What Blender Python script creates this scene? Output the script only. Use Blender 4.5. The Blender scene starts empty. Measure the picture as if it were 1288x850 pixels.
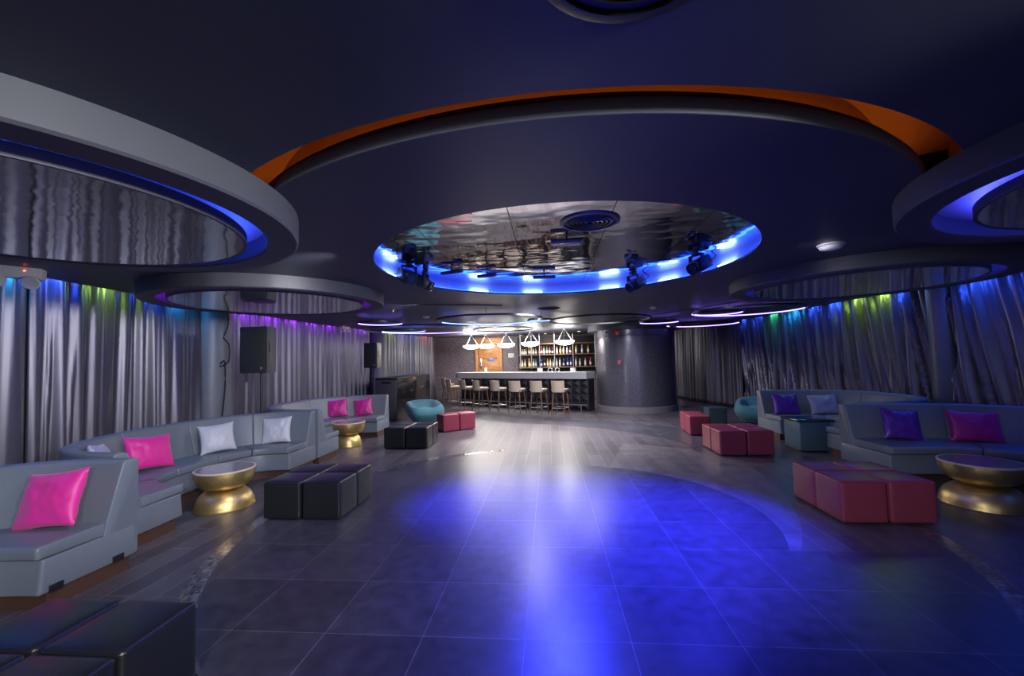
import bpy, bmesh, math, random
from mathutils import Vector, Matrix, noise
random.seed(7)
PI = math.pi
scene = bpy.context.scene
COL = scene.collection

# ------------------------------------------------------------------ materials
def new_mat(name):
    m = bpy.data.materials.new(name); m.use_nodes = True
    nt = m.node_tree
    return m, nt, nt.nodes['Principled BSDF']

def link(nt, a, b): nt.links.new(a, b)

def plain(name, col, rough=0.5, metal=0.0, bump=0.0, bscale=40.0, var=0.0, sheen=0.0, spec=None, coat=0.0, aniso=0.0):
    m, nt, b = new_mat(name)
    b.inputs['Base Color'].default_value = (*col, 1)
    b.inputs['Roughness'].default_value = rough
    b.inputs['Metallic'].default_value = metal
    if sheen: b.inputs['Sheen Weight'].default_value = sheen
    if coat: b.inputs['Coat Weight'].default_value = coat
    if spec is not None: b.inputs['Specular IOR Level'].default_value = spec
    if bump or var:
        tc = nt.nodes.new('ShaderNodeTexCoord')
        n = nt.nodes.new('ShaderNodeTexNoise'); n.inputs['Scale'].default_value = bscale; n.inputs['Detail'].default_value = 4
        link(nt, tc.outputs['Object'], n.inputs['Vector'])
        if bump:
            bp = nt.nodes.new('ShaderNodeBump'); bp.inputs['Strength'].default_value = bump; bp.inputs['Distance'].default_value = 0.01
            link(nt, n.outputs['Fac'], bp.inputs['Height']); link(nt, bp.outputs['Normal'], b.inputs['Normal'])
        if var:
            mx = nt.nodes.new('ShaderNodeMix'); mx.data_type = 'RGBA'
            mx.inputs['A'].default_value = (*[c*(1-var) for c in col], 1); mx.inputs['B'].default_value = (*[min(1, c*(1+var)) for c in col], 1)
            link(nt, n.outputs['Fac'], mx.inputs['Factor']); link(nt, mx.outputs['Result'], b.inputs['Base Color'])
    return m

def emit(name, col, strength):
    m, nt, b = new_mat(name)
    b.inputs['Base Color'].default_value = (0.02, 0.02, 0.02, 1)
    b.inputs['Emission Color'].default_value = (*col, 1)
    b.inputs['Emission Strength'].default_value = strength
    return m

def tiles(name, c1, c2, mortar, w, h, off, msize, rough, swap=False, shift=(0, 0), bump=0.15, uv=False, metal=0.0, nscale=5.0, rvar=0.03, nvar=0.30, grey=0.0):
    m, nt, b = new_mat(name)
    tc = nt.nodes.new('ShaderNodeTexCoord')
    mp = nt.nodes.new('ShaderNodeMapping')
    mp.inputs['Location'].default_value = (shift[0], shift[1], 0)
    if swap: mp.inputs['Rotation'].default_value = (0, 0, PI/2)
    link(nt, tc.outputs['UV' if uv else 'Object'], mp.inputs['Vector'])
    br = nt.nodes.new('ShaderNodeTexBrick')
    br.offset = off; br.squash = 1.0
    br.inputs['Color1'].default_value = (*c1, 1); br.inputs['Color2'].default_value = (*c2, 1); br.inputs['Mortar'].default_value = (*mortar, 1)
    br.inputs['Scale'].default_value = 1.0; br.inputs['Mortar Size'].default_value = msize; br.inputs['Mortar Smooth'].default_value = 0.2
    br.inputs['Bias'].default_value = 0.0; br.inputs['Brick Width'].default_value = w; br.inputs['Row Height'].default_value = h
    link(nt, mp.outputs['Vector'], br.inputs['Vector'])
    n = nt.nodes.new('ShaderNodeTexNoise'); n.inputs['Scale'].default_value = nscale; n.inputs['Detail'].default_value = 6
    link(nt, tc.outputs['Object'], n.inputs['Vector'])
    mr = nt.nodes.new('ShaderNodeMapRange'); mr.clamp = False; mr.inputs['To Min'].default_value = 1-nvar; mr.inputs['To Max'].default_value = 1+nvar
    mr.inputs['From Min'].default_value = 0.2; mr.inputs['From Max'].default_value = 0.8
    link(nt, n.outputs['Fac'], mr.inputs['Value'])
    mx = nt.nodes.new('ShaderNodeVectorMath'); mx.operation = 'SCALE'
    link(nt, br.outputs['Color'], mx.inputs[0]); link(nt, mr.outputs['Result'], mx.inputs['Scale'])
    link(nt, mx.outputs['Vector'], b.inputs['Base Color'])
    r2 = nt.nodes.new('ShaderNodeMapRange'); r2.clamp = False; r2.inputs['To Min'].default_value = rough-rvar; r2.inputs['To Max'].default_value = rough+rvar
    r2.inputs['From Min'].default_value = 0.2; r2.inputs['From Max'].default_value = 0.8
    link(nt, n.outputs['Fac'], r2.inputs['Value']); link(nt, r2.outputs['Result'], b.inputs['Roughness'])
    b.inputs['Metallic'].default_value = metal
    bp = nt.nodes.new('ShaderNodeBump'); bp.inputs['Strength'].default_value = bump; bp.inputs['Distance'].default_value = 0.004
    inv = nt.nodes.new('ShaderNodeMath'); inv.operation = 'SUBTRACT'; inv.inputs[0].default_value = 1.0
    link(nt, br.outputs['Fac'], inv.inputs[1])
    link(nt, inv.outputs['Value'], bp.inputs['Height']); link(nt, bp.outputs['Normal'], b.inputs['Normal'])
    return m

M = {}
M['plank'] = tiles('wood_look_planks', (.064, .054, .066), (.112, .096, .110), (.26, .23, .25), 1.2, 0.2, 0.37, 0.003, 0.36, swap=True)
M['plank_lit'] = tiles('lit_planks', (.115, .10, .11), (.16, .14, .15), (.21, .19, .20), 1.2, 0.2, 0.37, 0.0035, 0.38, swap=True)  # planks lightened to carry the pendants' reflected light
M['slate'] = tiles('slate_tiles', (.050, .048, .066), (.076, .072, .092), (.20, .185, .20), 0.6, 0.6, 0.0, 0.0026, 0.31, shift=(0.182, -0.111), nscale=9, nvar=0.4)
M['mosaic'] = tiles('mosaic_chips', (.07, .07, .09), (.36, .34, .38), (.30, .28, .30), 0.040, 0.033, 0.5, 0.0025, 0.16, uv=True, metal=0.6, bump=0.8, nscale=25, rvar=0.1)
M['ceiling'] = plain('dark_ceiling_paint', (.058, .065, .090), 0.45, var=0.15, bscale=2.5, bump=0.05)
M['ring_paint'] = plain('grey_ring_paint', (.086, .089, .103), 0.5, var=0.12, bscale=3)
M['white_paint'] = plain('white_cove_paint', (.75, .75, .78), 0.6, var=0.05, bscale=6)
M['wall'] = plain('dark_backing_wall', (.02, .02, .025), 0.8, var=0.2, bscale=4)
M['orange_paint'] = plain('cove_paint', (.35, .22, .13), 0.6, var=0.1, bscale=5)
M['brown_shade'] = plain('brown_step_shade', (.05, .03, .022), 0.6, var=0.1)  # dark brown holds the shade low in the slot
M['curtain'] = plain('satin_curtain', (.138, .131, .160), 0.36, metal=0.6, var=0.10, bscale=3)
M['vinyl'] = plain('grey_blue_vinyl', (.165, .192, .225), 0.40, bump=0.06, bscale=160, var=0.06)
M['teal_vinyl'] = plain('teal_grey_laminate', (.075, .125, .16), 0.4, var=0.08)
M['plinth'] = plain('brown_wood_plinth', (.075, .035, .022), 0.5, var=0.3, bscale=9)
M['bracket'] = plain('black_plastic', (.012, .012, .014), 0.4, var=0.1)
M['black_leather'] = plain('black_leather', (.015, .016, .019), 0.28, bump=0.12, bscale=120, var=0.2)
M['red_leather'] = plain('burgundy_leather', (.27, .045, .075), 0.32, bump=0.10, bscale=120, var=0.12)
M['teal_dark'] = plain('dark_teal_leather', (.03, .055, .065), 0.4, bump=0.1, bscale=120, var=0.12)
M['teal'] = plain('teal_fabric', (.035, .16, .20), 0.7, bump=0.15, bscale=200, var=0.1, sheen=0.3)
M['pink'] = plain('hot_pink_satin', (.85, .030, .33), 0.45, bump=0.12, bscale=9, var=0.06, sheen=0.2)
M['magenta'] = plain('magenta_satin', (.55, .015, .24), 0.42, bump=0.12, bscale=9, var=0.06, sheen=0.2)
M['white_satin'] = plain('silver_white_satin', (.60, .61, .66), 0.42, bump=0.14, bscale=9, var=0.05, sheen=0.3)
M['lavender'] = plain('lavender_grey_satin', (.32, .33, .48), 0.42, bump=0.14, bscale=9, var=0.05, sheen=0.3)
M['purple'] = plain('purple_satin', (.11, .025, .33), 0.30, bump=0.25, bscale=7, var=0.1)
M['gold'] = plain('hammered_gold', (.72, .52, .20), 0.38, metal=0.85, bump=0.30, bscale=14, var=0.18)
M['table_top'] = plain('mottled_stone_top', (.27, .23, .25), 0.16, var=0.25, bscale=9)
M['rim'] = plain('worn_rim', (.70, .60, .48), 0.4, var=0.2, bscale=20)
M['black_metal'] = plain('black_metal', (.013, .013, .016), 0.38, var=0.15)
M['black_box'] = plain('worn_black_box', (.035, .036, .042), 0.5, bump=0.1, bscale=60, var=0.4)
M['vent_metal'] = plain('dark_vent_metal', (.10, .10, .13), 0.3, metal=0.6, var=0.1)
M['grille'] = plain('speaker_grille', (.022, .025, .027), 0.6, bump=0.4, bscale=90, var=0.5)
M['chrome'] = plain('brushed_chrome', (.72, .73, .76), 0.22, metal=1.0, bump=0.02, bscale=50)
M['white_plastic'] = plain('white_plastic', (.72, .72, .70), 0.45, var=0.04)
M['beige'] = plain('beige_upholstery', (.40, .33, .26), 0.6, bump=0.08, bscale=150, var=0.08)
M['walnut'] = plain('walnut_legs', (.135, .070, .042), 0.45, var=0.3, bscale=14)
M['bar_top'] = plain('pale_counter_stone', (.42, .42, .47), 0.35, var=0.08, bscale=6)
M['bar_front'] = plain('black_diamond_panel', (.013, .013, .020), 0.36, var=0.2, bscale=10)
M['shelf'] = plain('brown_shelf_board', (.16, .115, .075), 0.5, var=0.25, bscale=9)
M['bowl'] = emit('glowing_white_bowl', (1.0, .95, .88), 26)
M['red_plastic'] = plain('red_alarm_plastic', (.5, .02, .03), 0.4, var=0.05)
M['red_led'] = emit('red_indicator', (1, .06, .03), 8)
M['blue_sign'] = plain('blue_sign_plate', (.07, .16, .62), 0.4, var=0.03)
M['green'] = plain('green_lettering', (.02, .30, .16), 0.5, var=0.03)
M['steel'] = plain('grey_steel_pipe', (.42, .43, .46), 0.3, metal=0.8, var=0.1)
M['glass'] = plain('dark_glass_top', (.02, .035, .05), 0.06, var=0.1)
M['cable'] = plain('black_cable', (.012, .012, .012), 0.6, var=0.1)

# wood door with grain
def wood(name, a, c):
    m, nt, b = new_mat(name)
    tc = nt.nodes.new('ShaderNodeTexCoord'); mp = nt.nodes.new('ShaderNodeMapping'); mp.inputs['Scale'].default_value = (2, 2, 14)
    w = nt.nodes.new('ShaderNodeTexNoise'); w.inputs['Scale'].default_value = 1.6; w.inputs['Detail'].default_value = 5; w.inputs['Distortion'].default_value = 1.2
    cr = nt.nodes.new('ShaderNodeValToRGB'); cr.color_ramp.elements[0].position = 0.35; cr.color_ramp.elements[1].position = 0.65
    cr.color_ramp.elements[0].color = (*a, 1); cr.color_ramp.elements[1].color = (*c, 1)
    link(nt, tc.outputs['Object'], mp.inputs['Vector']); link(nt, mp.outputs['Vector'], w.inputs['Vector'])
    link(nt, w.outputs['Fac'], cr.inputs['Fac']); link(nt, cr.outputs['Color'], b.inputs['Base Color'])
    b.inputs['Roughness'].default_value = 0.4
    return m
M['door_wood'] = wood('amber_wood', (.30, .115, .030), (.52, .24, .075))
M['frame_wood'] = wood('amber_frame_wood', (.36, .15, .05), (.50, .23, .08))

# hanging mirrors: polished foil, slightly wavy
def mirror(name, col, rough, sc, dist, stretch=(1, 1, 1), strength=0.5):
    m, nt, b = new_mat(name)
    b.inputs['Base Color'].default_value = (*col, 1); b.inputs['Metallic'].default_value = 1; b.inputs['Roughness'].default_value = rough
    tc = nt.nodes.new('ShaderNodeTexCoord'); mp = nt.nodes.new('ShaderNodeMapping'); mp.inputs['Scale'].default_value = stretch
    n = nt.nodes.new('ShaderNodeTexNoise'); n.inputs['Scale'].default_value = sc; n.inputs['Detail'].default_value = 2
    bp = nt.nodes.new('ShaderNodeBump'); bp.inputs['Strength'].default_value = strength; bp.inputs['Distance'].default_value = dist
    link(nt, tc.outputs['Object'], mp.inputs['Vector']); link(nt, mp.outputs['Vector'], n.inputs['Vector'])
    link(nt, n.outputs['Fac'], bp.inputs['Height']); link(nt, bp.outputs['Normal'], b.inputs['Normal'])
    return m
M['foil'] = mirror('silver_foil_ceiling', (.80, .79, .82), 0.05, 1.6, 0.04, strength=0.36, stretch=(1, 1.5, 1))
M['disc_mirror'] = mirror('brushed_mirror_disc', (.80, .81, .86), 0.06, 5.0, 0.006, strength=0.35)

# speckled wallpaper / glitter mosaic
def speckle(name, c1, c2, scale, rough, bump, metal=0.0):
    m, nt, b = new_mat(name)
    tc = nt.nodes.new('ShaderNodeTexCoord')
    v = nt.nodes.new('ShaderNodeTexVoronoi'); v.inputs['Scale'].default_value = scale
    link(nt, tc.outputs['Object'], v.inputs['Vector'])
    sx = nt.nodes.new('ShaderNodeSeparateColor'); link(nt, v.outputs['Color'], sx.inputs['Color'])
    mx = nt.nodes.new('ShaderNodeMix'); mx.data_type = 'RGBA'; mx.inputs['A'].default_value = (*c1, 1); mx.inputs['B'].default_value = (*c2, 1)
    link(nt, sx.outputs['Red'], mx.inputs['Factor']); link(nt, mx.outputs['Result'], b.inputs['Base Color'])
    bp = nt.nodes.new('ShaderNodeBump'); bp.inputs['Strength'].default_value = bump; bp.inputs['Distance'].default_value = 0.01
    link(nt, sx.outputs['Green'], bp.inputs['Height']); link(nt, bp.outputs['Normal'], b.inputs['Normal'])
    b.inputs['Roughness'].default_value = rough; b.inputs['Metallic'].default_value = metal
    return m
M['wallpaper'] = speckle('speckled_wallpaper', (.085, .068, .085), (.19, .155, .18), 28, 0.5, 0.3)
M['column'] = speckle('glitter_mosaic', (.075, .072, .10), (.13, .125, .165), 55, 0.26, 0.25, 0.45)
M['grey_column'] = plain('smooth_grey_column', (.15, .16, .185), 0.4, var=0.15, bscale=5)
M['marble'] = plain('black_marble', (.012, .012, .016), 0.12, var=0.6, bscale=6)
M['column_base'] = plain('grey_skirting', (.16, .15, .16), 0.4, var=0.15, bscale=6)

# ------------------------------------------------------------------ mesh helpers
def obj(name, bm, mat=None, parent=None, smooth=35, mats=None):
    me = bpy.data.meshes.new(name)
    bmesh.ops.recalc_face_normals(bm, faces=bm.faces[:]) if bm.faces else None
    bm.to_mesh(me); bm.free()
    for m in (mats or [mat]):
        me.materials.append(m)
    if smooth:
        me.polygons.foreach_set('use_smooth', [True]*len(me.polygons))
        me.set_sharp_from_angle(angle=math.radians(smooth))
    o = bpy.data.objects.new(name, me); COL.objects.link(o)
    if parent: o.parent = parent
    return o

def tag(o, label, cat, group=None):
    o['label'] = label; o['category'] = cat
    if group: o['group'] = group
    return o

def thing(name, label, cat, loc=(0, 0, 0), rz=0.0, group=None):
    o = bpy.data.objects.new(name, None); COL.objects.link(o)
    o.empty_display_size = 0.1; o.location = loc; o.rotation_euler = (0, 0, rz)
    return tag(o, label, cat, group)

def structure(o):
    o['kind'] = 'structure'; return o

def dup(root, loc, rz=None, label=None, group=None):
    r = root.copy(); COL.objects.link(r); r.location = loc
    if rz is not None: r.rotation_euler = (0, 0, rz)
    if label: r['label'] = label
    if group: r['group'] = group
    for ch in list(root.children):
        c = ch.copy(); COL.objects.link(c); c.parent = r
        for g in list(ch.children):
            d = g.copy(); COL.objects.link(d); d.parent = c
    return r

def box(bm, c, s, bev=0.0, seg=2, rot=None, mi=None):
    g = bmesh.ops.create_cube(bm, size=1.0)
    vs = g['verts']
    mat = Matrix.Translation(c) @ (rot.to_4x4() if rot else Matrix.Identity(4)) @ Matrix.Diagonal((s[0], s[1], s[2], 1))
    bmesh.ops.transform(bm, matrix=mat, verts=vs)
    if bev:
        es = {e for v in vs for e in v.link_edges}
        bmesh.ops.bevel(bm, geom=list(es), offset=bev, segments=seg, affect='EDGES', profile=0.5)
    return bm

def bxo(name, c, s, mat, parent=None, bev=0.004, rot=None):
    return obj(name, box(bmesh.new(), c, s, bev, 2, rot), mat, parent)

def lathe(bm, prof, n=32, cx=0, cy=0, ring=True):
    """prof: [(r,z)] revolved about the vertical through cx,cy"""
    rows = []
    for r, z in prof:
        if r < 1e-5:
            rows.append([bm.verts.new((cx, cy, z))])
        else:
            rows.append([bm.verts.new((cx+r*math.cos(2*PI*k/n), cy+r*math.sin(2*PI*k/n), z)) for k in range(n)])
    for a, b in zip(rows, rows[1:]):
        for k in range(n):
            k2 = (k+1) % n
            if len(a) == 1 and len(b) == 1: continue
            if len(a) == 1: bm.faces.new((a[0], b[k], b[k2]))
            elif len(b) == 1: bm.faces.new((a[k], a[k2], b[0]))
            else: bm.faces.new((a[k], a[k2], b[k2], b[k]))
    return bm

def tube(bm, pts, r, n=8, closed=False, r2=None):
    pts = [Vector(p) for p in pts]
    rows = []
    N = len(pts)
    for i, p in enumerate(pts):
        a = pts[(i-1) % N] if (closed or i > 0) else p
        b = pts[(i+1) % N] if (closed or i < N-1) else p
        t = (b-a).normalized()
        u = t.cross(Vector((0, 0, 1)))
        if u.length < 1e-4: u = t.cross(Vector((1, 0, 0)))
        u.normalize(); v = t.cross(u).normalized()
        rr = r if r2 is None else r+(r2-r)*i/max(1, N-1)
        rows.append([bm.verts.new(p+u*rr*math.cos(2*PI*k/n)+v*rr*math.sin(2*PI*k/n)) for k in range(n)])
    R = list(zip(rows, rows[1:]))
    if closed: R.append((rows[-1], rows[0]))
    for a, b in R:
        for k in range(n):
            bm.faces.new((a[k], a[(k+1) % n], b[(k+1) % n], b[k]))
    if not closed:
        bm.faces.new(rows[0]); bm.faces.new(rows[-1])
    return bm

def ring_band(bm, c, r0, r1, z0, z1, a0=0.0, a1=2*PI, n=96):
    """solid ring / ring sector with rectangular section"""
    full = abs(a1-a0-2*PI) < 1e-6
    K = n if full else n+1
    rows = []
    for k in range(K):
        a = a0+(a1-a0)*k/n
        ca, sa = math.cos(a), math.sin(a)
        rows.append([bm.verts.new((c[0]+r*ca, c[1]+r*sa, z)) for r, z in ((r0, z0), (r1, z0), (r1, z1), (r0, z1))])
    prs = list(zip(rows, rows[1:]))
    if full: prs.append((rows[-1], rows[0]))
    for a, b in prs:
        for k in range(4):
            bm.faces.new((a[k], a[(k+1) % 4], b[(k+1) % 4], b[k]))
    if not full:
        bm.faces.new(rows[0]); bm.faces.new(rows[-1])
    return bm

def extrude_poly(bm, pts, z0, z1):
    lo = [bm.verts.new((x, y, z0)) for x, y in pts]; hi = [bm.verts.new((x, y, z1)) for x, y in pts]
    n = len(pts)
    bm.faces.new(lo); bm.faces.new(hi)
    for k in range(n): bm.faces.new((lo[k], lo[(k+1) % n], hi[(k+1) % n], hi[k]))
    return bm

def arc(c, r, a0, a1, n=48):
    return [(c[0]+r*math.cos(a0+(a1-a0)*k/n), c[1]+r*math.sin(a0+(a1-a0)*k/n)) for k in range(n+1)]

def catmull(pts, step):
    P = [Vector(p) for p in pts]; out = []
    P = [P[0]*2-P[1]] + P + [P[-1]*2-P[-2]]
    for i in range(1, len(P)-2):
        n = max(2, int((P[i+1]-P[i]).length/step))
        for k in range(n):
            t = k/n
            out.append(0.5*((2*P[i])+(-P[i-1]+P[i+1])*t+(2*P[i-1]-5*P[i]+4*P[i+1]-P[i+2])*t*t+(-P[i-1]+3*P[i]-3*P[i+1]+P[i+2])*t**3))
    out.append(P[-2]); return out

# ------------------------------------------------------------------ room constants
DC = (0.13, 4.56)          # centre shared by the dome, its disc and the dance floor
HC = 2.60                  # ceiling height
CURTL = [(-4.6, -4.0), (-5.2, -1.0), (-5.5, 1.5), (-5.58, 3.6), (-5.72, 5.2), (-5.85, 7.3), (-5.82, 9.9), (-5.58, 11.8), (-5.25, 14.5), (-4.62, 17.2)]
CURTR = [(5.9, -4.0), (6.3, -1.0), (6.45, 3.0), (6.4, 6.0), (6.28, 8.5), (6.05, 11.0), (5.68, 13.5), (5.3, 14.9), (4.90, 17.2)]
pl = catmull([(x, y, 0) for x, y in CURTL], 0.05)
pr = catmull([(x, y, 0) for x, y in CURTR], 0.05)
def xl(y): return min(pl, key=lambda p: abs(p.y-y)).x
def xr(y): return min(pr, key=lambda p: abs(p.y-y)).x

# ------------------------------------------------------------------ floor
fl = [(p.x-0.35, p.y) for p in pl[::8]] + [(-4.9, 17.6), (5.1, 17.6)] + [(p.x+0.35, p.y) for p in reversed(pr[::8])]
floor = structure(obj('floor', extrude_poly(bmesh.new(), fl, -0.12, 0.0), M['plank'], smooth=0))
# tiled dance floor: big circle, cut back to the small circle in its far right quadrant
big, small = 3.15, 1.97
x0, y0 = -0.782, 3.711
a_l = math.atan2(math.sqrt(big**2-(x0-DC[0])**2), x0-DC[0])
a_r = math.asin((y0-DC[1])/big)
poly = arc(DC, big, a_l, 2*PI+a_r, 160)
poly += [(DC[0]+math.sqrt(small**2-(y0-DC[1])**2), y0)]
poly += arc(DC, small, math.asin((y0-DC[1])/small), math.atan2(math.sqrt(small**2-(x0-DC[0])**2), x0-DC[0]), 60)
obj('tile_inlay', extrude_poly(bmesh.new(), poly, -0.002, 0.002), M['slate'], floor, smooth=0)
# plank crescent outside the small circle, paler colour stands in for pendant reflections
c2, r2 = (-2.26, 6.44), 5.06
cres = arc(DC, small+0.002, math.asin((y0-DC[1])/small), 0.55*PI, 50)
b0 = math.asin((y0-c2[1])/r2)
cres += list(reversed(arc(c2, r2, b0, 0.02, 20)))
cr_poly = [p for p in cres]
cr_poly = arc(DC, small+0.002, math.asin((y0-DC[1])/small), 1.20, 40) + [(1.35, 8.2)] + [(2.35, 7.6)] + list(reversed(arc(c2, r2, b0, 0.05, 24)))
obj('lit_plank_inlay', extrude_poly(bmesh.new(), cr_poly, -0.002, 0.0014), M['plank_lit'], floor, smooth=0)
near = catmull([(-3.7, 13.3, 0), (-2.04, 11.6, 0), (-1.07, 10.98, 0), (.14, 10.5, 0), (1.1, 9.9, 0), (1.78, 9.22, 0), (2.35, 8.3, 0), (2.66, 7.5, 0)], 0.15)
far = catmull([(-4.6, 15.6, 0), (-3.66, 14.64, 0), (-2.3, 13.3, 0), (.16, 11.62, 0), (1.5, 10.8, 0), (2.77, 9.99, 0), (3.6, 9.0, 0), (3.75, 8.0, 0)], 0.15)
obj('band_inlay', extrude_poly(bmesh.new(), [(p.x, p.y) for p in near]+[(p.x, p.y) for p in reversed(far)], -0.002, 0.0018), M['slate'], floor, smooth=0)
# mosaic strip round the dance floor
bm = bmesh.new(); uvl = bm.loops.layers.uv.new('UVMap')
N = 220; A0, A1 = a_l, 2*PI+math.asin((4.2-DC[1])/3.2)
prev = None
for k in range(N+1):
    a = A0+(A1-A0)*k/N
    row = [(bm.verts.new((DC[0]+r*math.cos(a), DC[1]+r*math.sin(a), 0.003)), (a*3.2, r)) for r in (3.12, 3.255)]
    if prev:
        f = bm.faces.new((prev[0][0], prev[1][0], row[1][0], row[0][0]))
        for lp, uv in zip(f.loops, (prev[0][1], prev[1][1], row[1][1], row[0][1])): lp[uvl].uv = uv
    prev = row
obj('mosaic_strip', bm, M['mosaic'], floor, smooth=0)

# ------------------------------------------------------------------ walls
def strip_wall(name, pts, off, z0, z1, mat, t=0.1):
    pts2 = [(p.x+off, p.y) for p in pts]
    out = [(x+(t if off > 0 else -t), y) for x, y in pts2]
    return structure(obj(name, extrude_poly(bmesh.new(), pts2+list(reversed(out)), z0, z1), mat, smooth=0))
strip_wall('wall_left', pl[::8]+[Vector((-4.62, 17.6, 0))], -0.22, 0, 3.05, M['wall'])
strip_wall('wall_right', pr[::8]+[Vector((4.9, 17.6, 0))], 0.22, 0, 3.05, M['wall'])
structure(bxo('wall_back', (0.1, 17.45, 1.52), (10.2, 0.12, 3.05), M['wallpaper'], bev=0))

# ------------------------------------------------------------------ ceiling
def plate_with_holes(name, outer, holes, z0, z1, mat):
    from mathutils.geometry import delaunay_2d_cdt
    vs, es, k = [], [], 0
    for lp in [outer]+holes:
        n = len(lp); vs += [Vector(p) for p in lp]
        es += [(k+i, k+(i+1) % n) for i in range(n)]; k += n
    V, E_, F, ov, oe, of = delaunay_2d_cdt(vs, es, [], 1, 1e-5)
    def inside(p, lp):
        c = False; n = len(lp)
        for i in range(n):
            (xa, ya), (xb, yb) = lp[i], lp[(i+1) % n]
            if (ya > p[1]) != (yb > p[1]) and p[0] < (xb-xa)*(p[1]-ya)/(yb-ya)+xa: c = not c
        return c
    bm = bmesh.new()
    lo = [bm.verts.new((v.x, v.y, z0)) for v in V]
    for f in F:
        c = sum((V[i] for i in f), Vector((0, 0)))/len(f)
        if inside(c, outer) and not any(inside(c, h) for h in holes):
            bm.faces.new([lo[i] for i in f])
    ret = bmesh.ops.extrude_face_region(bm, geom=bm.faces[:])
    bmesh.ops.translate(bm, vec=(0, 0, z1-z0), verts=[v for v in ret['geom'] if isinstance(v, bmesh.types.BMVert)])
    return obj(name, bm, mat, smooth=0)

edge_l = catmull([(-4.4, -4.0, 0), (-4.9, -1, 0), (-5.15, 1.5, 0), (-5.27, 3.6, 0), (-5.42, 5.2, 0), (-5.58, 7.3, 0), (-5.58, 9.9, 0), (-5.36, 11.8, 0), (-5.05, 14.5, 0), (-4.45, 17.2, 0)], 0.2)
edge_r = catmull([(5.5, -4.0, 0), (5.95, -1, 0), (6.1, 3, 0), (6.02, 6.0, 0), (5.85, 8.5, 0), (5.72, 11.0, 0), (5.44, 13.5, 0), (5.12, 14.9, 0), (4.75, 17.2, 0)], 0.2)
outer = [(p.x, p.y) for p in edge_l]+[(-4.3, 17.4), (4.6, 17.4)]+[(p.x, p.y) for p in reversed(edge_r)]
RD, RS0, RS1 = 1.90, 2.85, 3.03
SA0, SA1 = math.radians(207), math.radians(331)
slot = arc(DC, RS0, SA0, SA1, 70)+list(reversed(arc(DC, RS1, SA0, SA1, 70)))
dome_hole = arc(DC, RD, 0, 2*PI, 127)[:-1]
ceil = structure(plate_with_holes('ceiling', outer, [dome_hole, slot], HC, HC+0.02, M['ceiling']))
# upper slab that closes the coves above the curtains
up = [(p.x-0.2, p.y) for p in pl[::8]] + [(-4.8, 17.5), (5.0, 17.5)] + [(p.x+0.2, p.y) for p in reversed(pr[::8])]
obj('upper_slab', extrude_poly(bmesh.new(), up, 3.02, 3.1), M['wall'], ceil, smooth=0)
# orange slot: neck, outer wall, lid
def slot_piece(name, r0, r1, z0, z1, m):
    bm = bmesh.new(); ring_band(bm, DC, r0, r1, z0, z1, SA0, SA1, 70); return obj(name, bm, m, ceil)
slot_piece('slot_fascia', RS0-0.03, RS0+0.004, HC+0.001, HC+0.07, M['ring_paint'])
slot_piece('slot_step', RS0-0.10, RS0-0.03, HC+0.022, HC+0.115, M['brown_shade'])
slot_piece('slot_neck', RS0-0.24, RS0-0.20, HC+0.022, 2.98, M['orange_paint'])
slot_piece('slot_wall', RS1, RS1+0.04, HC+0.022, 2.98, M['orange_paint'])
slot_piece('slot_lid', RS0-0.24, RS1+0.04, 2.98, 3.0, M['orange_paint'])
# dome: white-painted side wall, foil lid in panels
bm = bmesh.new(); ring_band(bm, DC, RD+0.10, RD+0.16, HC+0.0205, 2.86, n=120); obj('dome_wall', bm, M['white_paint'], ceil)
for k in range(5):
    bm = bmesh.new()
    xa, xb = -2.05+k*0.82, -2.05+(k+1)*0.82-0.006
    pts = []
    for j in range(33):
        x = xa+(xb-xa)*j/32; pts.append((DC[0]+x, DC[1]+math.sqrt(max(0.0004, 2.05**2-x*x))))
    for j in range(33):
        x = xb-(xb-xa)*j/32; pts.append((DC[0]+x, DC[1]-math.sqrt(max(0.0004, 2.05**2-x*x))))
    extrude_poly(bm, pts, 2.76, 2.775)
    obj('foil_panel', bm, M['foil'], ceil, smooth=0)
bm = bmesh.new(); lathe(bm, [(0, 2.80), (2.06, 2.80), (2.06, 2.84), (0, 2.84)], 96, *DC); obj('dome_lid', bm, M['black_metal'], ceil, smooth=0)
# thin joints across the far ceiling
def joint(a, b, n):
    a, b = Vector(a), Vector(b); d = b-a
    return structure(bxo('trim_%d' % n, ((a.x+b.x)/2, (a.y+b.y)/2, HC-0.006), (d.length, 0.03, 0.012), M['black_metal'], bev=0.002, rot=Matrix.Rotation(math.atan2(d.y, d.x), 3, 'Z')))
joint((1.16, 12.2), (2.41, 10.46), 1); joint((2.41, 10.46), (3.6, 8.2), 2); joint((-2.46, 6.95), (-0.81, 7.58), 3)

def lerp(a, b, t): return a+(b-a)*t
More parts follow.
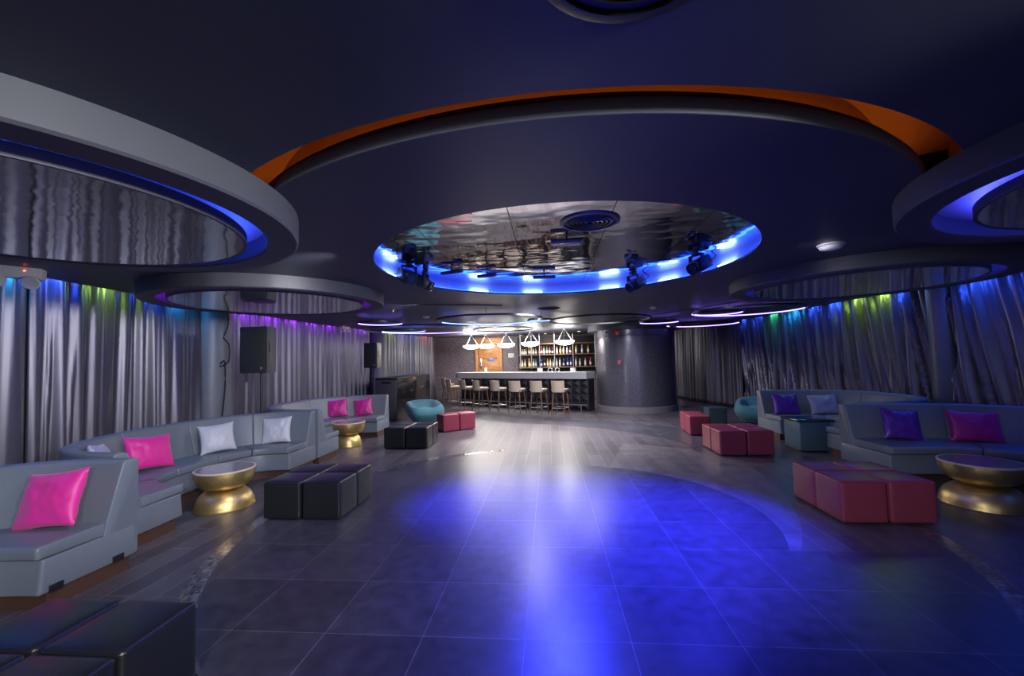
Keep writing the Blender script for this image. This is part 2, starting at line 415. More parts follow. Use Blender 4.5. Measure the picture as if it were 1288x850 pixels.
# ------------------------------------------------------------------ hanging ceiling rings
def ceiling_ring(c, ro, rh, rd, zb, zd, lab, ledcol, strength, ledlab):
    t = thing('ceiling_ring', lab, 'ceiling ring', (c[0], c[1], zb), 0, 'round ceiling rings with mirrors')
    O = (0, 0)
    bm = bmesh.new()
    n = 128
    prof = [(rh, 0.012), (rh+0.012, 0), (ro-0.012, 0), (ro, 0.012), (ro, HC-zb), (rh, HC-zb)]
    rows = [[bm.verts.new((r*math.cos(2*PI*k/n), r*math.sin(2*PI*k/n), z)) for r, z in prof] for k in range(n)]
    for k in range(n):
        a, b = rows[k], rows[(k+1) % n]
        for j in range(len(prof)): bm.faces.new((a[j], a[(j+1) % 6], b[(j+1) % 6], b[j]))
    obj('ring', bm, M['ring_paint'], t)
    bm = bmesh.new(); lathe(bm, [(0, HC-zb-0.02), (rh+0.01, HC-zb-0.02), (rh+0.01, HC-zb-0.001), (0, HC-zb-0.001)], 96); obj('inner_lid', bm, M['white_paint'], t, smooth=0)
    h = zd-zb
    bm = bmesh.new(); lathe(bm, [(rd-0.02, h+0.002), (rd, h), (rd, h+0.06), (rd-0.02, h+0.06), (rd-0.02, h+0.002)], 128); obj('disc_rim', bm, M['ring_paint'], t)
    bm = bmesh.new(); lathe(bm, [(0, h+0.004), (rd-0.018, h+0.004), (rd-0.018, h+0.05), (0, h+0.05)], 128); obj('mirror_disc', bm, M['disc_mirror'], t, smooth=0)
    for k in range(3):
        a = 2*PI*k/3; bm = bmesh.new()
        tube(bm, [(0.6*math.cos(a), 0.6*math.sin(a), h+0.05), (0.6*math.cos(a), 0.6*math.sin(a), HC-zb-0.02)], 0.008)
        obj('hanger', bm, M['black_metal'], t)
    bm = bmesh.new(); ring_band(bm, O, rd-0.06, rd-0.025, h+0.061, h+0.069, n=96)
    s = obj('led_strip', bm, emit('ring_led', ledcol, strength), t, smooth=0); s['label'] = ledlab
    return t
ceiling_ring((-2.87, 2.04), 1.37, 1.18, 1.06, 2.44, 2.425, 'large grey ceiling ring at upper left, edged by a thin blue glow', (.03, .07, 1), 9, 'blue light strip')
ceiling_ring((-3.76, 5.52), 1.45, 1.27, 1.17, 2.45, 2.45, 'grey ceiling ring with violet glow by left curtains, above the silver-cushion booth', (.30, .03, 1), 9, 'violet light strip')
ceiling_ring((3.60, 2.20), 1.50, 1.31, 1.12, 2.45, 2.45, 'dark grey ceiling ring cut by the right edge of the photo, blue inside', (.05, .06, 1), 12, 'blue light strip')
ceiling_ring((4.0, 5.80), 1.47, 1.27, 1.16, 2.45, 2.45, 'dark grey ceiling ring by right curtains, mirror showing a lime green reflection', (.05, .06, 1), 7, 'blue light strip')

# dome LED strip on the ledge
bm = bmesh.new(); ring_band(bm, DC, RD+0.05, RD+0.085, HC+0.0205, HC+0.036, n=120)
t = obj('led_strip', bm, emit('dome_led', (.01, .05, 1), 10), smooth=0)
tag(t, 'blue light strip lying on the ledge round the central ceiling dome', 'light strip')
WH = emit('dome_hot_led', (.16, .30, 1), 16)
for a, lab in [(math.radians(100), 'bright blue-white lamp glaring on the far rim of the dome, left of the middle'), (math.radians(173), 'bright blue-white lamp at the left tip of the dome'),
               (math.radians(12), 'bright blue-white lamp at the right tip of the dome'), (math.radians(40), 'bright blue-white lamp on the dome rim between the two right spotlights'),
               (math.radians(66), 'bright blue-white lamp on the far rim of the dome, right of the middle'), (math.radians(125), 'bright blue-white lamp on the far left rim of the dome')]:
    bm = bmesh.new(); ring_band(bm, DC, RD+0.05, RD+0.085, HC+0.0365, HC+0.05, a-0.07, a+0.07, 10)
    tag(obj('led_lamp', bm, WH, smooth=0), lab, 'lamp', 'bright lamps round the dome rim')
bm = bmesh.new(); ring_band(bm, DC, RS0-0.14, RS0-0.11, HC+0.06, HC+0.09, SA0+0.02, SA1-0.02, 70)
tag(obj('led_strip', bm, emit('slot_led', (1, .26, .03), 3.6), smooth=0), 'orange light strip inside the curved ceiling slot', 'light strip')

# ------------------------------------------------------------------ curtains
def curtain(path, ya, yb, label, z0=0.02, z1=2.95, period=0.23, amp=0.10, seed=0, inward=1, slant=0.0, rk=0.4, group='grey satin curtains'):
    pts = [p for p in path if ya <= p.y <= yb]
    # arclength resample
    L = [0]
    for a, b in zip(pts, pts[1:]): L.append(L[-1]+(b-a).length)
    tot = L[-1]; n = int(tot/0.014); rows = 26
    def at(s):
        import bisect
        i = min(max(bisect.bisect(L, s)-1, 0), len(pts)-2)
        t = (s-L[i])/(L[i+1]-L[i]); p = pts[i].lerp(pts[i+1], t)
        d = (pts[i+1]-pts[i]).normalized(); return p, Vector((d.y, -d.x, 0))*inward
    bm = bmesh.new(); grid = []
    for j in range(rows+1):
        v = j/rows; z = z1+(z0-z1)*v; row = []
        for i in range(n+1):
            s = tot*i/n; p, nn = at(s)
            ph = (s+slant*v*(0.6+0.8*noise.noise(Vector((s*0.5, 3, seed)))))/period + 1.1*noise.noise(Vector((s*0.9, seed, 0))) + 0.75*v*noise.noise(Vector((s*1.4, 2.0, seed+5)))
            fold = 0.5+0.5*math.sin(2*PI*ph)
            fold = fold**1.3
            big_ = noise.noise(Vector((s*1.7, v*0.25, seed+11)))
            fine = noise.noise(Vector((s*8.0, v*0.4, seed+21)))
            a = amp*(0.7+0.5*v)*(0.75+0.8*big_)
            ph2 = (s+1.2*slant*v-0.16*v*noise.noise(Vector((s*1.1, 9, seed))))/(period*0.57) + 0.8*noise.noise(Vector((s*1.3, seed+31, 0)))
            ridge = 1-abs(math.sin(PI*ph2))
            off = a*max(fold, rk*ridge**1.5) + 0.12*amp*ridge + 0.03*big_*v + 0.012*fine
            row.append(bm.verts.new((p.x+nn.x*off, p.y+nn.y*off, z)))
        grid.append(row)
    for j in range(rows):
        for i in range(n):
            bm.faces.new((grid[j][i], grid[j][i+1], grid[j+1][i+1], grid[j+1][i]))
    o = obj('curtain', bm, M['curtain'], smooth=180)
    o.modifiers.new('cloth_thickness', 'SOLIDIFY').thickness = 0.004
    return tag(o, label, 'curtain', group)
curtain(pl, -3.9, 4.16, 'grey curtain at the left edge, lit blue at its top beneath the emergency lamps', seed=1)
curtain(pl, 4.06, 6.55, 'wide grey curtain behind the pink-cushion booth, lime green light at its top', seed=2)
curtain(pl, 7.25, 12.6, 'long grey curtain behind the standing loudspeakers, violet light along its top', seed=3, period=0.21, amp=0.085)
curtain(pl, 13.35, 17.1, 'far left grey curtain behind the black marble booth, next to the bar wall', seed=4, period=0.19, amp=0.08)
curtain(pr, 13.1, 17.1, 'far right grey curtain beside the big round column, reaching the floor', seed=5, period=0.19, amp=0.08, inward=-1)
curtain(pr, 7.50, 13.08, 'long dark curtain on the right with slanting folds, green and blue light at its top', seed=6, period=0.30, amp=0.17, inward=-1, slant=0.45, rk=0.85)
curtain(pr, -3.9, 7.22, 'grey curtain at the right edge, right of the smooth grey pillar', seed=7, period=0.32, amp=0.16, inward=-1, slant=0.4, rk=0.85)

def pillar(c, r, lab, z1=3.0):
    t = thing('pillar', lab, 'pillar', (c[0], c[1], 0), 0)
    bm = bmesh.new(); lathe(bm, [(0, 0.1), (r, 0.1), (r, z1), (0, z1)], 48); obj('shaft', bm, M['grey_column'], t, smooth=60)
    bm = bmesh.new(); lathe(bm, [(0, 0), (r+0.015, 0), (r+0.015, 0.09), (r, 0.1), (0, 0.1)], 48); obj('base', bm, M['column_base'], t, smooth=60)
    return t
pillar((-5.86, 6.9), 0.33, 'round grey pillar between left curtains, above the middle booth')
pillar((-5.36, 13.0), 0.26, 'round grey pillar in the far left, above the black marble booth')
pillar((6.36, 7.36), 0.20, 'round grey pillar between the curtains on the right')

# big mosaic column with soffit
CC, CR = (2.67, 13.50), 1.19
t = thing('round_column', 'huge round column clad in glittering dark mosaic, right of the bar', 'column', (CC[0], CC[1], 0))
bm = bmesh.new(); lathe(bm, [(CR, 0.18), (CR, 2.22), (CR+0.012, 2.23), (CR+0.012, 2.42), (0, 2.42)], 128); obj('shaft', bm, M['column'], t, smooth=40)
bm = bmesh.new(); lathe(bm, [(0, 0), (CR+0.02, 0), (CR+0.02, 0.17), (CR, 0.18), (0, 0.18)], 128); obj('base', bm, M['column_base'], t, smooth=40)
bm = bmesh.new(); lathe(bm, [(0, 2.42), (CR+0.22, 2.42), (CR+0.22, HC-0.001), (0, HC-0.001)], 128); obj('soffit', bm, M['ceiling'], t, smooth=40)

# ------------------------------------------------------------------ curved booth sofas
def booth_path(W, D, n=2.4, ext=0.0):
    raw = []
    for k in range(241):
        a = PI*k/240
        c, s = math.cos(a), math.sin(a)
        raw.append(Vector((-D*abs(s)**(2/n), -W*math.copysign(abs(c)**(2/n), c), 0)))
    L = [0]
    for a, b in zip(raw, raw[1:]): L.append(L[-1]+(b-a).length)
    out = []; i = 0; K = 140
    for k in range(K+1):
        s = L[-1]*k/K
        while i < len(raw)-2 and L[i+1] < s: i += 1
        t = (s-L[i])/max(1e-9, L[i+1]-L[i]); out.append(raw[i].lerp(raw[i+1], t))
    nr = []
    for k in range(K+1):
        d = (out[min(k+1, K)]-out[max(k-1, 0)]).normalized()
        nv = Vector((-d.y, d.x, 0))
        if nv.dot(Vector((0.0, 0, 0))-out[k]) < 0: nv = -nv
        nr.append(nv)
    nr[0] = Vector((0, 1, 0)); nr[-1] = Vector((0, -1, 0))
    return out, nr

def sweep(path, nrm, prof, i0, i1, shrink=0.0, rnd=0.0):
    """section swept along the booth; rnd rounds off both end caps"""
    bm = bmesh.new(); rows = []
    n = len(prof)
    cd, cz = sum(d for d, z in prof)/n, sum(z for d, z in prof)/n
    def row(p, nv, inset):
        out = []
        for d, z in prof:
            v = Vector((d-cd, z-cz)); L = v.length
            v *= max(0.1, (L-inset)/L) if L > 1e-6 else 1
            d2, z2 = cd+v.x, cz+v.y
            out.append(bm.verts.new((p.x+nv.x*d2, p.y+nv.y*d2, z2)))
        return out
    for k in range(i0, i1+1):
        p, nv = path[k], nrm[k]
        if k in (i0, i1):
            q = path[k+1] if k == i0 else path[k-1]
            d = (q-p).normalized()
            p = p+d*shrink
            if rnd:
                caps = [row(p+d*rnd*t, nv, rnd*ins) for t, ins in ((0.0, 1.0), (0.13, 0.5), (0.5, 0.13), (1.0, 0.0))]
                rows += caps if k == i0 else list(reversed(caps))
                continue
        rows.append(row(p, nv, 0))
    for a, b in zip(rows, rows[1:]):
        for j in range(n): bm.faces.new((a[j], a[(j+1) % n], b[(j+1) % n], b[j]))
    bm.faces.new(rows[0]); bm.faces.new(rows[-1])
    return bm

def round_prof(pts, rad, seg=4):
    out = []; n = len(pts)
    for i in range(n):
        p = Vector(pts[i]); a = Vector(pts[i-1]); b = Vector(pts[(i+1) % n]); r = rad[i] if isinstance(rad, list) else rad
        if r <= 0: out.append(tuple(p)); continue
        u, v = (a-p).normalized()*r, (b-p).normalized()*r
        for k in range(seg+1):
            t = k/seg; out.append(tuple(p+u*(1-t)**2+v*t*t))
    return out

def booth(loc, rz, W, D, depth, label, n=2.4, segs=5, brackets=()):
    t = thing('booth_sofa', label, 'booth sofa', (loc[0], loc[1], 0), rz, 'curved grey booth sofas')
    P, NV = booth_path(W, D, n)
    obj('plinth', sweep(P, NV, [(0.05, 0), (depth-0.06, 0), (depth-0.06, 0.11), (0.05, 0.11)], 0, 140, 0.02), M['plinth'], t)['label'] = 'brown wooden plinth'
    base = round_prof([(0.02, 0.112), (depth, 0.112), (depth-0.02, 0.345), (0.02, 0.345)], [0, 0.02, 0.01, 0])
    obj('seat_base', sweep(P, NV, base, 0, 140, 0, 0.02), M['vinyl'], t)
    back = round_prof([(0.0, 0.112), (0.0, 0.88), (0.125, 0.88), (0.27, 0.36), (0.27, 0.112)], [0, 0.028, 0.035, 0, 0])
    cush = round_prof([(0.25, 0.35), (depth+0.012, 0.35), (depth+0.018, 0.44), (0.25, 0.44)], [0, 0.018, 0.035, 0.0])
    cut = [round(140*k/segs) for k in range(segs+1)]
    for a, b in zip(cut, cut[1:]):
        obj('backrest', sweep(P, NV, back, a, b, 0.0015, 0.016), M['vinyl'], t)
    cut2 = [0]+[round(140*(k+0.5)/(segs+0)) for k in range(segs)]+[140]
    cut2 = [0, 33, 58, 82, 107, 140]
    for a, b in zip(cut2, cut2[1:]):
        obj('seat_cushion', sweep(P, NV, cush, a, b, 0.003, 0.022), M['vinyl'], t)
    for (dd, side) in brackets:
        y = side*(W-dd)
        bxo('bracket', (0.004, y, 0.135), (0.012, 0.085, 0.05), M['bracket'], t, 0.004)
    return t
booth((-3.41, 1.70), 0, 1.58, 1.45, 0.68, 'curved grey booth cropped by the left edge, nearest the camera, with one pink cushion', brackets=((0.58, 1), (0.16, 1)))
booth((-3.74, 4.95), 0, 1.58, 1.32, 0.70, 'curved grey booth on the left holding a pink cushion and two silver ones')
booth((-3.74, 8.12), 0, 1.52, 1.50, 0.68, 'farthest curved grey booth on the left, with two magenta cushions')
booth((4.12, 4.70), PI+0.04, 1.70, 1.95, 0.84, 'curved dark booth at the right edge, holding purple and magenta cushions', n=2.8)
booth((4.28, 7.72), PI+0.09, 1.29, 1.62, 0.72, 'far curved dark booth on the right with a purple and a lavender cushion', n=2.6)

# ------------------------------------------------------------------ cushions
def pillow(name, loc, size, mat, yaw, tilt, roll, label, thick=0.15, seed=0, group='loose square cushions'):
    """stands on its edge: u across, v up, thickness along local -y; yaw 0 faces -y"""
    bm = bmesh.new(); n = 28; V = {}
    w, h = size
    for side in (0, 1):
        for i in range(n+1):
            for j in range(n+1):
                edge = i in (0, n) or j in (0, n)
                if side and edge: V[side, i, j] = V[0, i, j]; continue
                u, v = 2*i/n-1, 2*j/n-1
                # edges bow inwards, corners poke out
                px = u*(1-0.09*(1-v*v)); pz = v*(1-0.09*(1-u*u))
                e = (max(0, 1-u*u)*max(0, 1-v*v))
                th = thick*0.5*e**0.42
                wr = noise.noise(Vector((u*1.6+seed, v*1.6, 3+side)))*0.018+noise.noise(Vector((u*4+seed, v*4, 7+side)))*0.009
                y = (th+wr*e**0.3)*(1 if side else -1)
                if edge: y = 0.008*noise.noise(Vector((u*2+seed, v*2, 1)))
                V[side, i, j] = bm.verts.new((px*w/2, y, pz*h/2))
    for side in (0, 1):
        for i in range(n):
            for j in range(n):
                bm.faces.new((V[side, i, j], V[side, i+1, j], V[side, i+1, j+1], V[side, i, j+1]))
    o = obj(name, bm, mat, smooth=80)
    o.location = loc
    o.rotation_euler = (Matrix.Rotation(yaw, 4, 'Z') @ Matrix.Rotation(tilt, 4, 'X') @ Matrix.Rotation(roll, 4, 'Y')).to_euler()
    return tag(o, label, 'cushion', group)
R = math.radians
pillow('cushion', (-3.80, 2.96, 0.635), (0.50, 0.43), M['pink'], R(0), R(-20), R(-7), 'hot pink cushion on the nearest left booth', seed=1)
pillow('cushion', (-4.66, 4.60, 0.64), (0.50, 0.40), M['pink'], R(78), R(-20), R(4), 'hot pink cushion on the middle left booth, left of the silver ones', seed=2)
pillow('cushion', (-4.58, 5.52, 0.635), (0.42, 0.40), M['white_satin'], R(48), R(-18), R(-4), 'silver white cushion right of the pink one, behind the gold table', seed=3)
pillow('cushion', (-4.17, 6.19, 0.625), (0.43, 0.40), M['white_satin'], R(10), R(-17), R(-4), 'silver white cushion at the right end of the middle left booth', seed=4)
pillow('cushion', (-4.60, 4.02, 0.66), (0.40, 0.40), M['lavender'], R(125), R(-17), R(8), 'pale cushion almost hidden behind the nearest booth, only its corner showing', seed=5)
pillow('cushion', (-4.70, 9.06, 0.64), (0.44, 0.40), M['magenta'], R(22), R(-18), R(-4), 'magenta cushion on the far left booth, left of its pair', seed=6)
pillow('cushion', (-4.19, 9.26, 0.63), (0.40, 0.40), M['magenta'], R(8), R(-18), R(-9), 'magenta cushion on the far left booth, right of its pair', seed=7)
pillow('cushion', (4.58, 6.02, 0.635), (0.46, 0.42), M['purple'], R(0), R(-19), R(8), 'glossy dark purple cushion on the right edge booth', seed=8)
pillow('cushion', (5.33, 5.87, 0.625), (0.56, 0.40), M['magenta'], R(-10), R(-19), R(3), 'magenta cushion on the right edge booth, above the gold table', seed=9)
pillow('cushion', (4.52, 8.62, 0.63), (0.50, 0.42), M['purple'], R(4), R(-19), R(2), 'purple cushion on the far right booth, left of the lavender one', seed=10)
pillow('cushion', (5.17, 8.56, 0.62), (0.52, 0.38), M['lavender'], R(-4), R(-19), R(-2), 'lavender grey cushion on the far right booth', seed=11)

# ------------------------------------------------------------------ poufs
def pouf_mesh(w, d, h):
    bm = bmesh.new(); box(bm, (0, 0, h/2+0.006), (w, d, h-0.012))
    bmesh.ops.subdivide_edges(bm, edges=bm.edges[:], cuts=7, use_grid_fill=True)
    for v in bm.verts:
        u, q, r = v.co.x/(w/2), v.co.y/(d/2), (v.co.z-h/2)/(h/2)
        def b(a, c): return max(0, 1-a*a)*max(0, 1-c*c)
        if abs(u) > 0.98: v.co.x += math.copysign(0.003*b(q, r), u)
        if abs(q) > 0.98: v.co.y += math.copysign(0.003*b(u, r), q)
        if r > 0.9: v.co.z += 0.010*b(u, q)
    es = [e for e in bm.edges if len(e.link_faces) == 2 and e.calc_face_angle() > 1.2]
    bmesh.ops.bevel(bm, geom=es, offset=0.022, segments=3, affect='EDGES', profile=0.5)
    return bm
def make_pouf(mat, label, loc, rz, group, w=0.405, d=0.395, h=0.395, piping=None):
    t = thing('pouf', label, 'pouf', loc, rz, group)
    obj('cushion_body', pouf_mesh(w, d, h), mat, t, smooth=50)
    bm = bmesh.new()
    q = 0.008
    for z in (h-0.016,):
        rr = 0.03; pts = []
        for cx, cy, a0 in ((w/2-rr, d/2-rr, 0), (-w/2+rr, d/2-rr, PI/2), (-w/2+rr, -d/2+rr, PI), (w/2-rr, -d/2+rr, 1.5*PI)):
            for k in range(5): pts.append((cx+(rr+0.0005)*math.cos(a0+k*PI/8), cy+(rr+0.0005)*math.sin(a0+k*PI/8), z))
        tube(bm, pts, 0.0045, 6, True)
    obj('piping', bm, mat, t)
    for sx in (-1, 1):
        for sy in (-1, 1):
            bm = bmesh.new(); lathe(bm, [(0, 0), (0.018, 0), (0.018, 0.02), (0, 0.02)], 12, sx*(w/2-0.06), sy*(d/2-0.06)); obj('foot', bm, M['bracket'], t)
    return t
def cluster(proto, mat, centre, rz, sx, sy, labels, group, spots=None):
    out = []
    spots = spots or [(-.5, -.5), (.5, -.5), (-.5, .5), (.5, .5)]
    for (u, v), lab in zip(spots, labels):
        x, y = u*sx, v*sy
        loc = (centre[0]+x*math.cos(rz)-y*math.sin(rz), centre[1]+x*math.sin(rz)+y*math.cos(rz), 0)
        if proto is None:
            proto = make_pouf(mat, lab, loc, rz, group); out.append(proto)
        else: out.append(dup(proto, loc, rz, lab, group))
    return proto
B = M['black_leather']
pb = cluster(None, B, (-2.275, 1.72), 0.0, 0.425, 0.415, [
    'black leather pouf cut by the bottom left corner of the photo', 'black leather pouf at the bottom left, front right of its four',
    'black leather pouf at the left edge, back left of the nearest four', 'black leather pouf at the left, back right of the nearest four, full side visible'], 'nearest black poufs')
cluster(pb, B, (-2.60, 4.655), 0.0, 0.43, 0.405, ['black leather pouf before the middle left booth, front left of four', 'black leather pouf before the middle left booth, front right of four, on slate tiles',
    'black leather pouf before the middle left booth, back left of four, mostly hidden', 'black leather pouf before the middle left booth, back right of four'], 'black poufs by the middle left booth')
cluster(pb, B, (-2.70, 8.15), 0.0, 0.425, 0.405, ['black leather pouf of the far left four, front left', 'black leather pouf of the far left four, front right', 'black leather pouf of the far left four, back left', 'black leather pouf of the far left four, back right'], 'far black poufs')
Rd = M['red_leather']
pr_ = cluster(None, Rd, (3.10, 4.67), 0.0, 0.425, 0.405, ['red leather pouf nearest the camera, left of the front pair on the right', 'red leather pouf nearest the camera, right of the front pair beside the gold table',
    'red leather pouf behind the nearest front pair, on its left', 'red leather pouf behind the nearest front pair, on its right'], 'nearest red poufs')
cluster(pr_, Rd, (3.09, 7.46), 0.0, 0.425, 0.405, ['red leather pouf of the middle right four, front left', 'red leather pouf of the middle right four, front right', 'red leather pouf of the middle right four, back left', 'red leather pouf of the middle right four, back right'], 'middle red poufs')
cluster(pr_, Rd, (2.97, 9.25), -0.06, 0.42, 0.415, ['red leather pouf of the far right pair, in front', 'red leather pouf of the far right pair, at the back by the column'], 'far red poufs', [(0.1, -.5), (0.1, .5)])
make_pouf(M['teal_dark'], 'dark teal pouf behind the far red pair on the right, beside the teal chair', (3.84, 10.35, 0), -0.05, 'far teal pouf')
cluster(pr_, Rd, (-2.22, 9.93), R(38), 0.425, 0.415, ['burgundy pouf in front of the left teal chair, left of the pair', 'burgundy pouf in front of the left teal chair, right of the pair towards the bar'], 'far burgundy poufs', [(-.5, -.0), (.5, -.0)])

# ------------------------------------------------------------------ gold tables
def gold_table(loc, r, h, label, rb=None):
    rb = rb or r
    t = thing('hourglass_table', label, 'side table', (*loc, 0), 0, 'gold hourglass tables')
    nk = 0.142; m = h*0.47
    lo, up = [], []
    for k in range(15):
        a = (PI/2)*k/14
        lo.append((nk*0.9+(rb-nk*0.9)*math.cos(a)**0.9 if k < 14 else nk*0.9, m*math.sin(a)**1.0))
    for k in range(15):
        a = (PI/2)*k/14
        up.append((nk+(r-nk)*math.sin(a)**0.9 if k else nk, m+0.012+(h-0.018-m-0.012)*(1-math.cos(a))))
    bm = bmesh.new(); lathe(bm, [(0, 0.0)]+[(rb, 0.0), (rb+.004, 0.006)]+lo[1:]+[(nk*.93, m+0.006)], 64); obj('base', bm, M['gold'], t, smooth=50)
    bm = bmesh.new(); lathe(bm, [(0, m+0.006), (nk*.93, m+0.006)]+up+[(r, h-0.016), (0, h-0.016)], 64); obj('bowl', bm, M['gold'], t, smooth=50)
    bm = bmesh.new(); lathe(bm, [(r-0.016, h-0.016), (r+0.004, h-0.016), (r+0.004, h-0.002), (r-0.002, h), (r-0.016, h), (r-0.016, h-0.016)], 64); obj('rim', bm, M['rim'], t)
    bm = bmesh.new(); lathe(bm, [(0, h-0.016), (r-0.0165, h-0.016), (r-0.0165, h-0.001), (0, h-0.001)], 64); obj('table_top', bm, M['table_top'], t)
    return t
gold_table((-3.78, 4.68), 0.305, 0.44, 'gold hourglass table in front of the middle left booth', 0.30)
gold_table((-3.97, 8.12), 0.305, 0.47, 'gold hourglass table inside the far left booth', 0.24)
gold_table((4.44, 4.86), 0.33, 0.44, 'gold hourglass table at the right edge, beside the nearest red poufs', 0.34)

# low box table on the right
t = thing('box_table', 'low grey-blue box table with dark glass top, before the far right booth', 'table', (4.26, 7.54, 0), 0)
bm = bmesh.new(); box(bm, (0, 0, 0.255), (0.47, 0.47, 0.46), 0.006); obj('body', bm, M['teal_vinyl'], t)
bxo('table_top', (0.01, 0, 0.503), (0.56, 0.54, 0.03), M['glass'], t, 0.004)
bxo('recessed_base', (0, 0.02, 0.012), (0.40, 0.40, 0.024), M['bracket'], t, 0.002)

# ------------------------------------------------------------------ teal pod chairs
def pod_chair(loc, rz, label):
    t = thing('tub_chair', label, 'armchair', (*loc, 0), rz, 'teal tub chairs')
    n = 56
    def rad(a, k):   # rounded-square plan
        c, s = abs(math.cos(a)), abs(math.sin(a)); return k/((c**4.2+s**4.2)**(1/4.2))
    def rimz(a):     # lower at the front (-y), high at back
        f = 0.5+0.5*math.sin(a)
        return 0.39+0.19*f**0.6
    bm = bmesh.new(); rows = []
    def ringrow(fn): rows.append([bm.verts.new(fn(2*PI*k/n)) for k in range(n)])
    for tt in (0.0, 0.12, 0.3, 0.5, 0.7, 0.88, 1.0):
        def f(a, tt=tt):
            k = 0.27+0.22*math.sin(min(1, tt*1.25)*PI/2)-0.05*max(0, tt-0.6)/0.4
            r = rad(a, k); return (r*math.cos(a), r*math.sin(a)*0.94, 0.03+(rimz(a)-0.05)*tt)
        ringrow(f)
    for dr, dz in ((0.02, 0.022), (0.055, 0.03), (0.10, 0.012)):
        def f(a, dr=dr, dz=dz):
            r = rad(a, 0.44-dr); return (r*math.cos(a), r*math.sin(a)*0.94, rimz(a)-0.02+dz)
        ringrow(f)
    for tt, k in ((0.35, 0.30), (0.75, 0.27), (1.0, 0.22)):
        def f(a, tt=tt, k=k):
            r = rad(a, k); return (r*math.cos(a), r*math.sin(a)*0.94-0.02*tt, lerp(rimz(a)-0.02, 0.34, tt))
        ringrow(f)
    for a, b in zip(rows, rows[1:]):
        for k in range(n): bm.faces.new((a[k], a[(k+1) % n], b[(k+1) % n], b[k]))
    bm.faces.new(rows[0]); bm.faces.new(rows[-1])
    obj('shell', bm, M['teal'], t, smooth=60)
    bm = bmesh.new(); prof = [(0, 0.335), (0.20, 0.335), (0.235, 0.35), (0.235, 0.375), (0.20, 0.395), (0.0, 0.40)]
    lathe(bm, prof, 40, 0, -0.03); obj('seat_cushion', bm, M['teal'], t, smooth=60)
    bm = bmesh.new(); lathe(bm, [(0, 0), (0.25, 0), (0.25, 0.03), (0, 0.03)], 32); obj('base', bm, M['bracket'], t)
    return t
pc = pod_chair((-3.33, 11.1), R(32), 'teal tub chair on the left, by the black marble booth')
dup(pc, (4.80, 10.35, 0), R(-30), 'teal tub chair on the right, half hidden behind the far booth')

# ------------------------------------------------------------------ loudspeakers on poles
def loudspeaker(loc, rz, h, w, d, label, mat):
    t = thing('loudspeaker', label, 'loudspeaker', loc, rz, 'loudspeakers on poles')
    bm = bmesh.new()
    pts = [(-w/2, -d/2), (w/2, -d/2), (w/2, d*0.12), (w*0.26, d/2), (-w*0.26, d/2), (-w/2, d*0.12)]
    extrude_poly(bm, pts, 0, h)
    bmesh.ops.bevel(bm, geom=bm.edges[:], offset=0.012, segments=2, affect='EDGES')
    obj('cabinet', bm, mat, t)
    bxo('grille', (0, -d/2-0.006, h/2), (w-0.04, 0.014, h-0.05), M['grille'], t, 0.006)
    bxo('handle', (w/2-0.002, -d*0.28, h*0.55), (0.012, 0.05, 0.16), M['bracket'], t, 0.004)
    bxo('nameplate', (w*0.34, -d/2-0.014, 0.07), (0.035, 0.004, 0.045), M['chrome'], t, 0.001)
    return t
def speaker_stand(loc, h, label, rz=0):
    t = thing('speaker_stand', label, 'stand', loc, rz, 'speaker stands')
    bm = bmesh.new(); tube(bm, [(0, 0, 0.15), (0, 0, h)], 0.018, 12); obj('pole', bm, M['black_metal'], t)
    bm = bmesh.new(); lathe(bm, [(0, 0.62), (0.03, 0.62), (0.03, 0.70), (0, 0.70)], 16); obj('collar', bm, M['bracket'], t)
    for k in range(3):
        a = 2*PI*k/3+0.5; bm = bmesh.new(); tube(bm, [(0.02*math.cos(a), 0.02*math.sin(a), 0.66), (0.17*math.cos(a), 0.17*math.sin(a), 0.012)], 0.011, 8); obj('leg', bm, M['black_metal'], t)
    return t
speaker_stand((-4.67, 6.53, 0), 1.5, 'slim black pole stand under the large worn loudspeaker')
loudspeaker((-4.67, 6.53, 1.5), R(2), 0.74, 0.44, 0.42, 'large worn black loudspeaker before left curtains, right of the grey pillar', M['black_box'])
speaker_stand((-4.37, 10.3, 0), 1.5, 'black pole stand under the smaller far loudspeaker')
loudspeaker((-4.37, 10.3, 1.5), R(-8), 0.62, 0.36, 0.36, 'smaller black loudspeaker beyond the far left booth', M['black_metal'])
bm = bmesh.new()
cp = catmull([(-5.45, 6.72, 2.66), (-5.40, 6.72, 2.35), (-5.47, 6.7, 2.1), (-5.36, 6.68, 2.0), (-5.34, 6.66, 1.7), (-5.50, 6.66, 1.62), (-5.42, 6.66, 1.72), (-5.40, 6.66, 1.3), (-5.46, 6.66, 0.6), (-5.46, 6.66, 0.02)], 0.06)
tag(obj('cable', tube(bm, cp, 0.012, 8), M['cable']), 'black cable hanging down the left curtain beside the large loudspeaker', 'cable')

# ------------------------------------------------------------------ DJ booth
t = thing('dj_booth', 'tall black marble box booth in the far left corner', 'booth', (-4.22, 11.52, 0), 0)
bxo('front_panel', (-0.36, 1.64, 0.585), (0.70, 3.26, 1.15), M['marble'], t, 0.006)
bxo('side_panel', (-0.36, -0.015, 0.58), (0.66, 0.03, 1.12), M['black_box'], t, 0.004)
bxo('top_slab', (-0.36, 1.63, 1.175), (0.74, 3.32, 0.03), M['black_metal'], t, 0.004)
bxo('recess', (-0.30, -0.034, 1.07), (0.26, 0.012, 0.06), M['bracket'], t, 0.02)

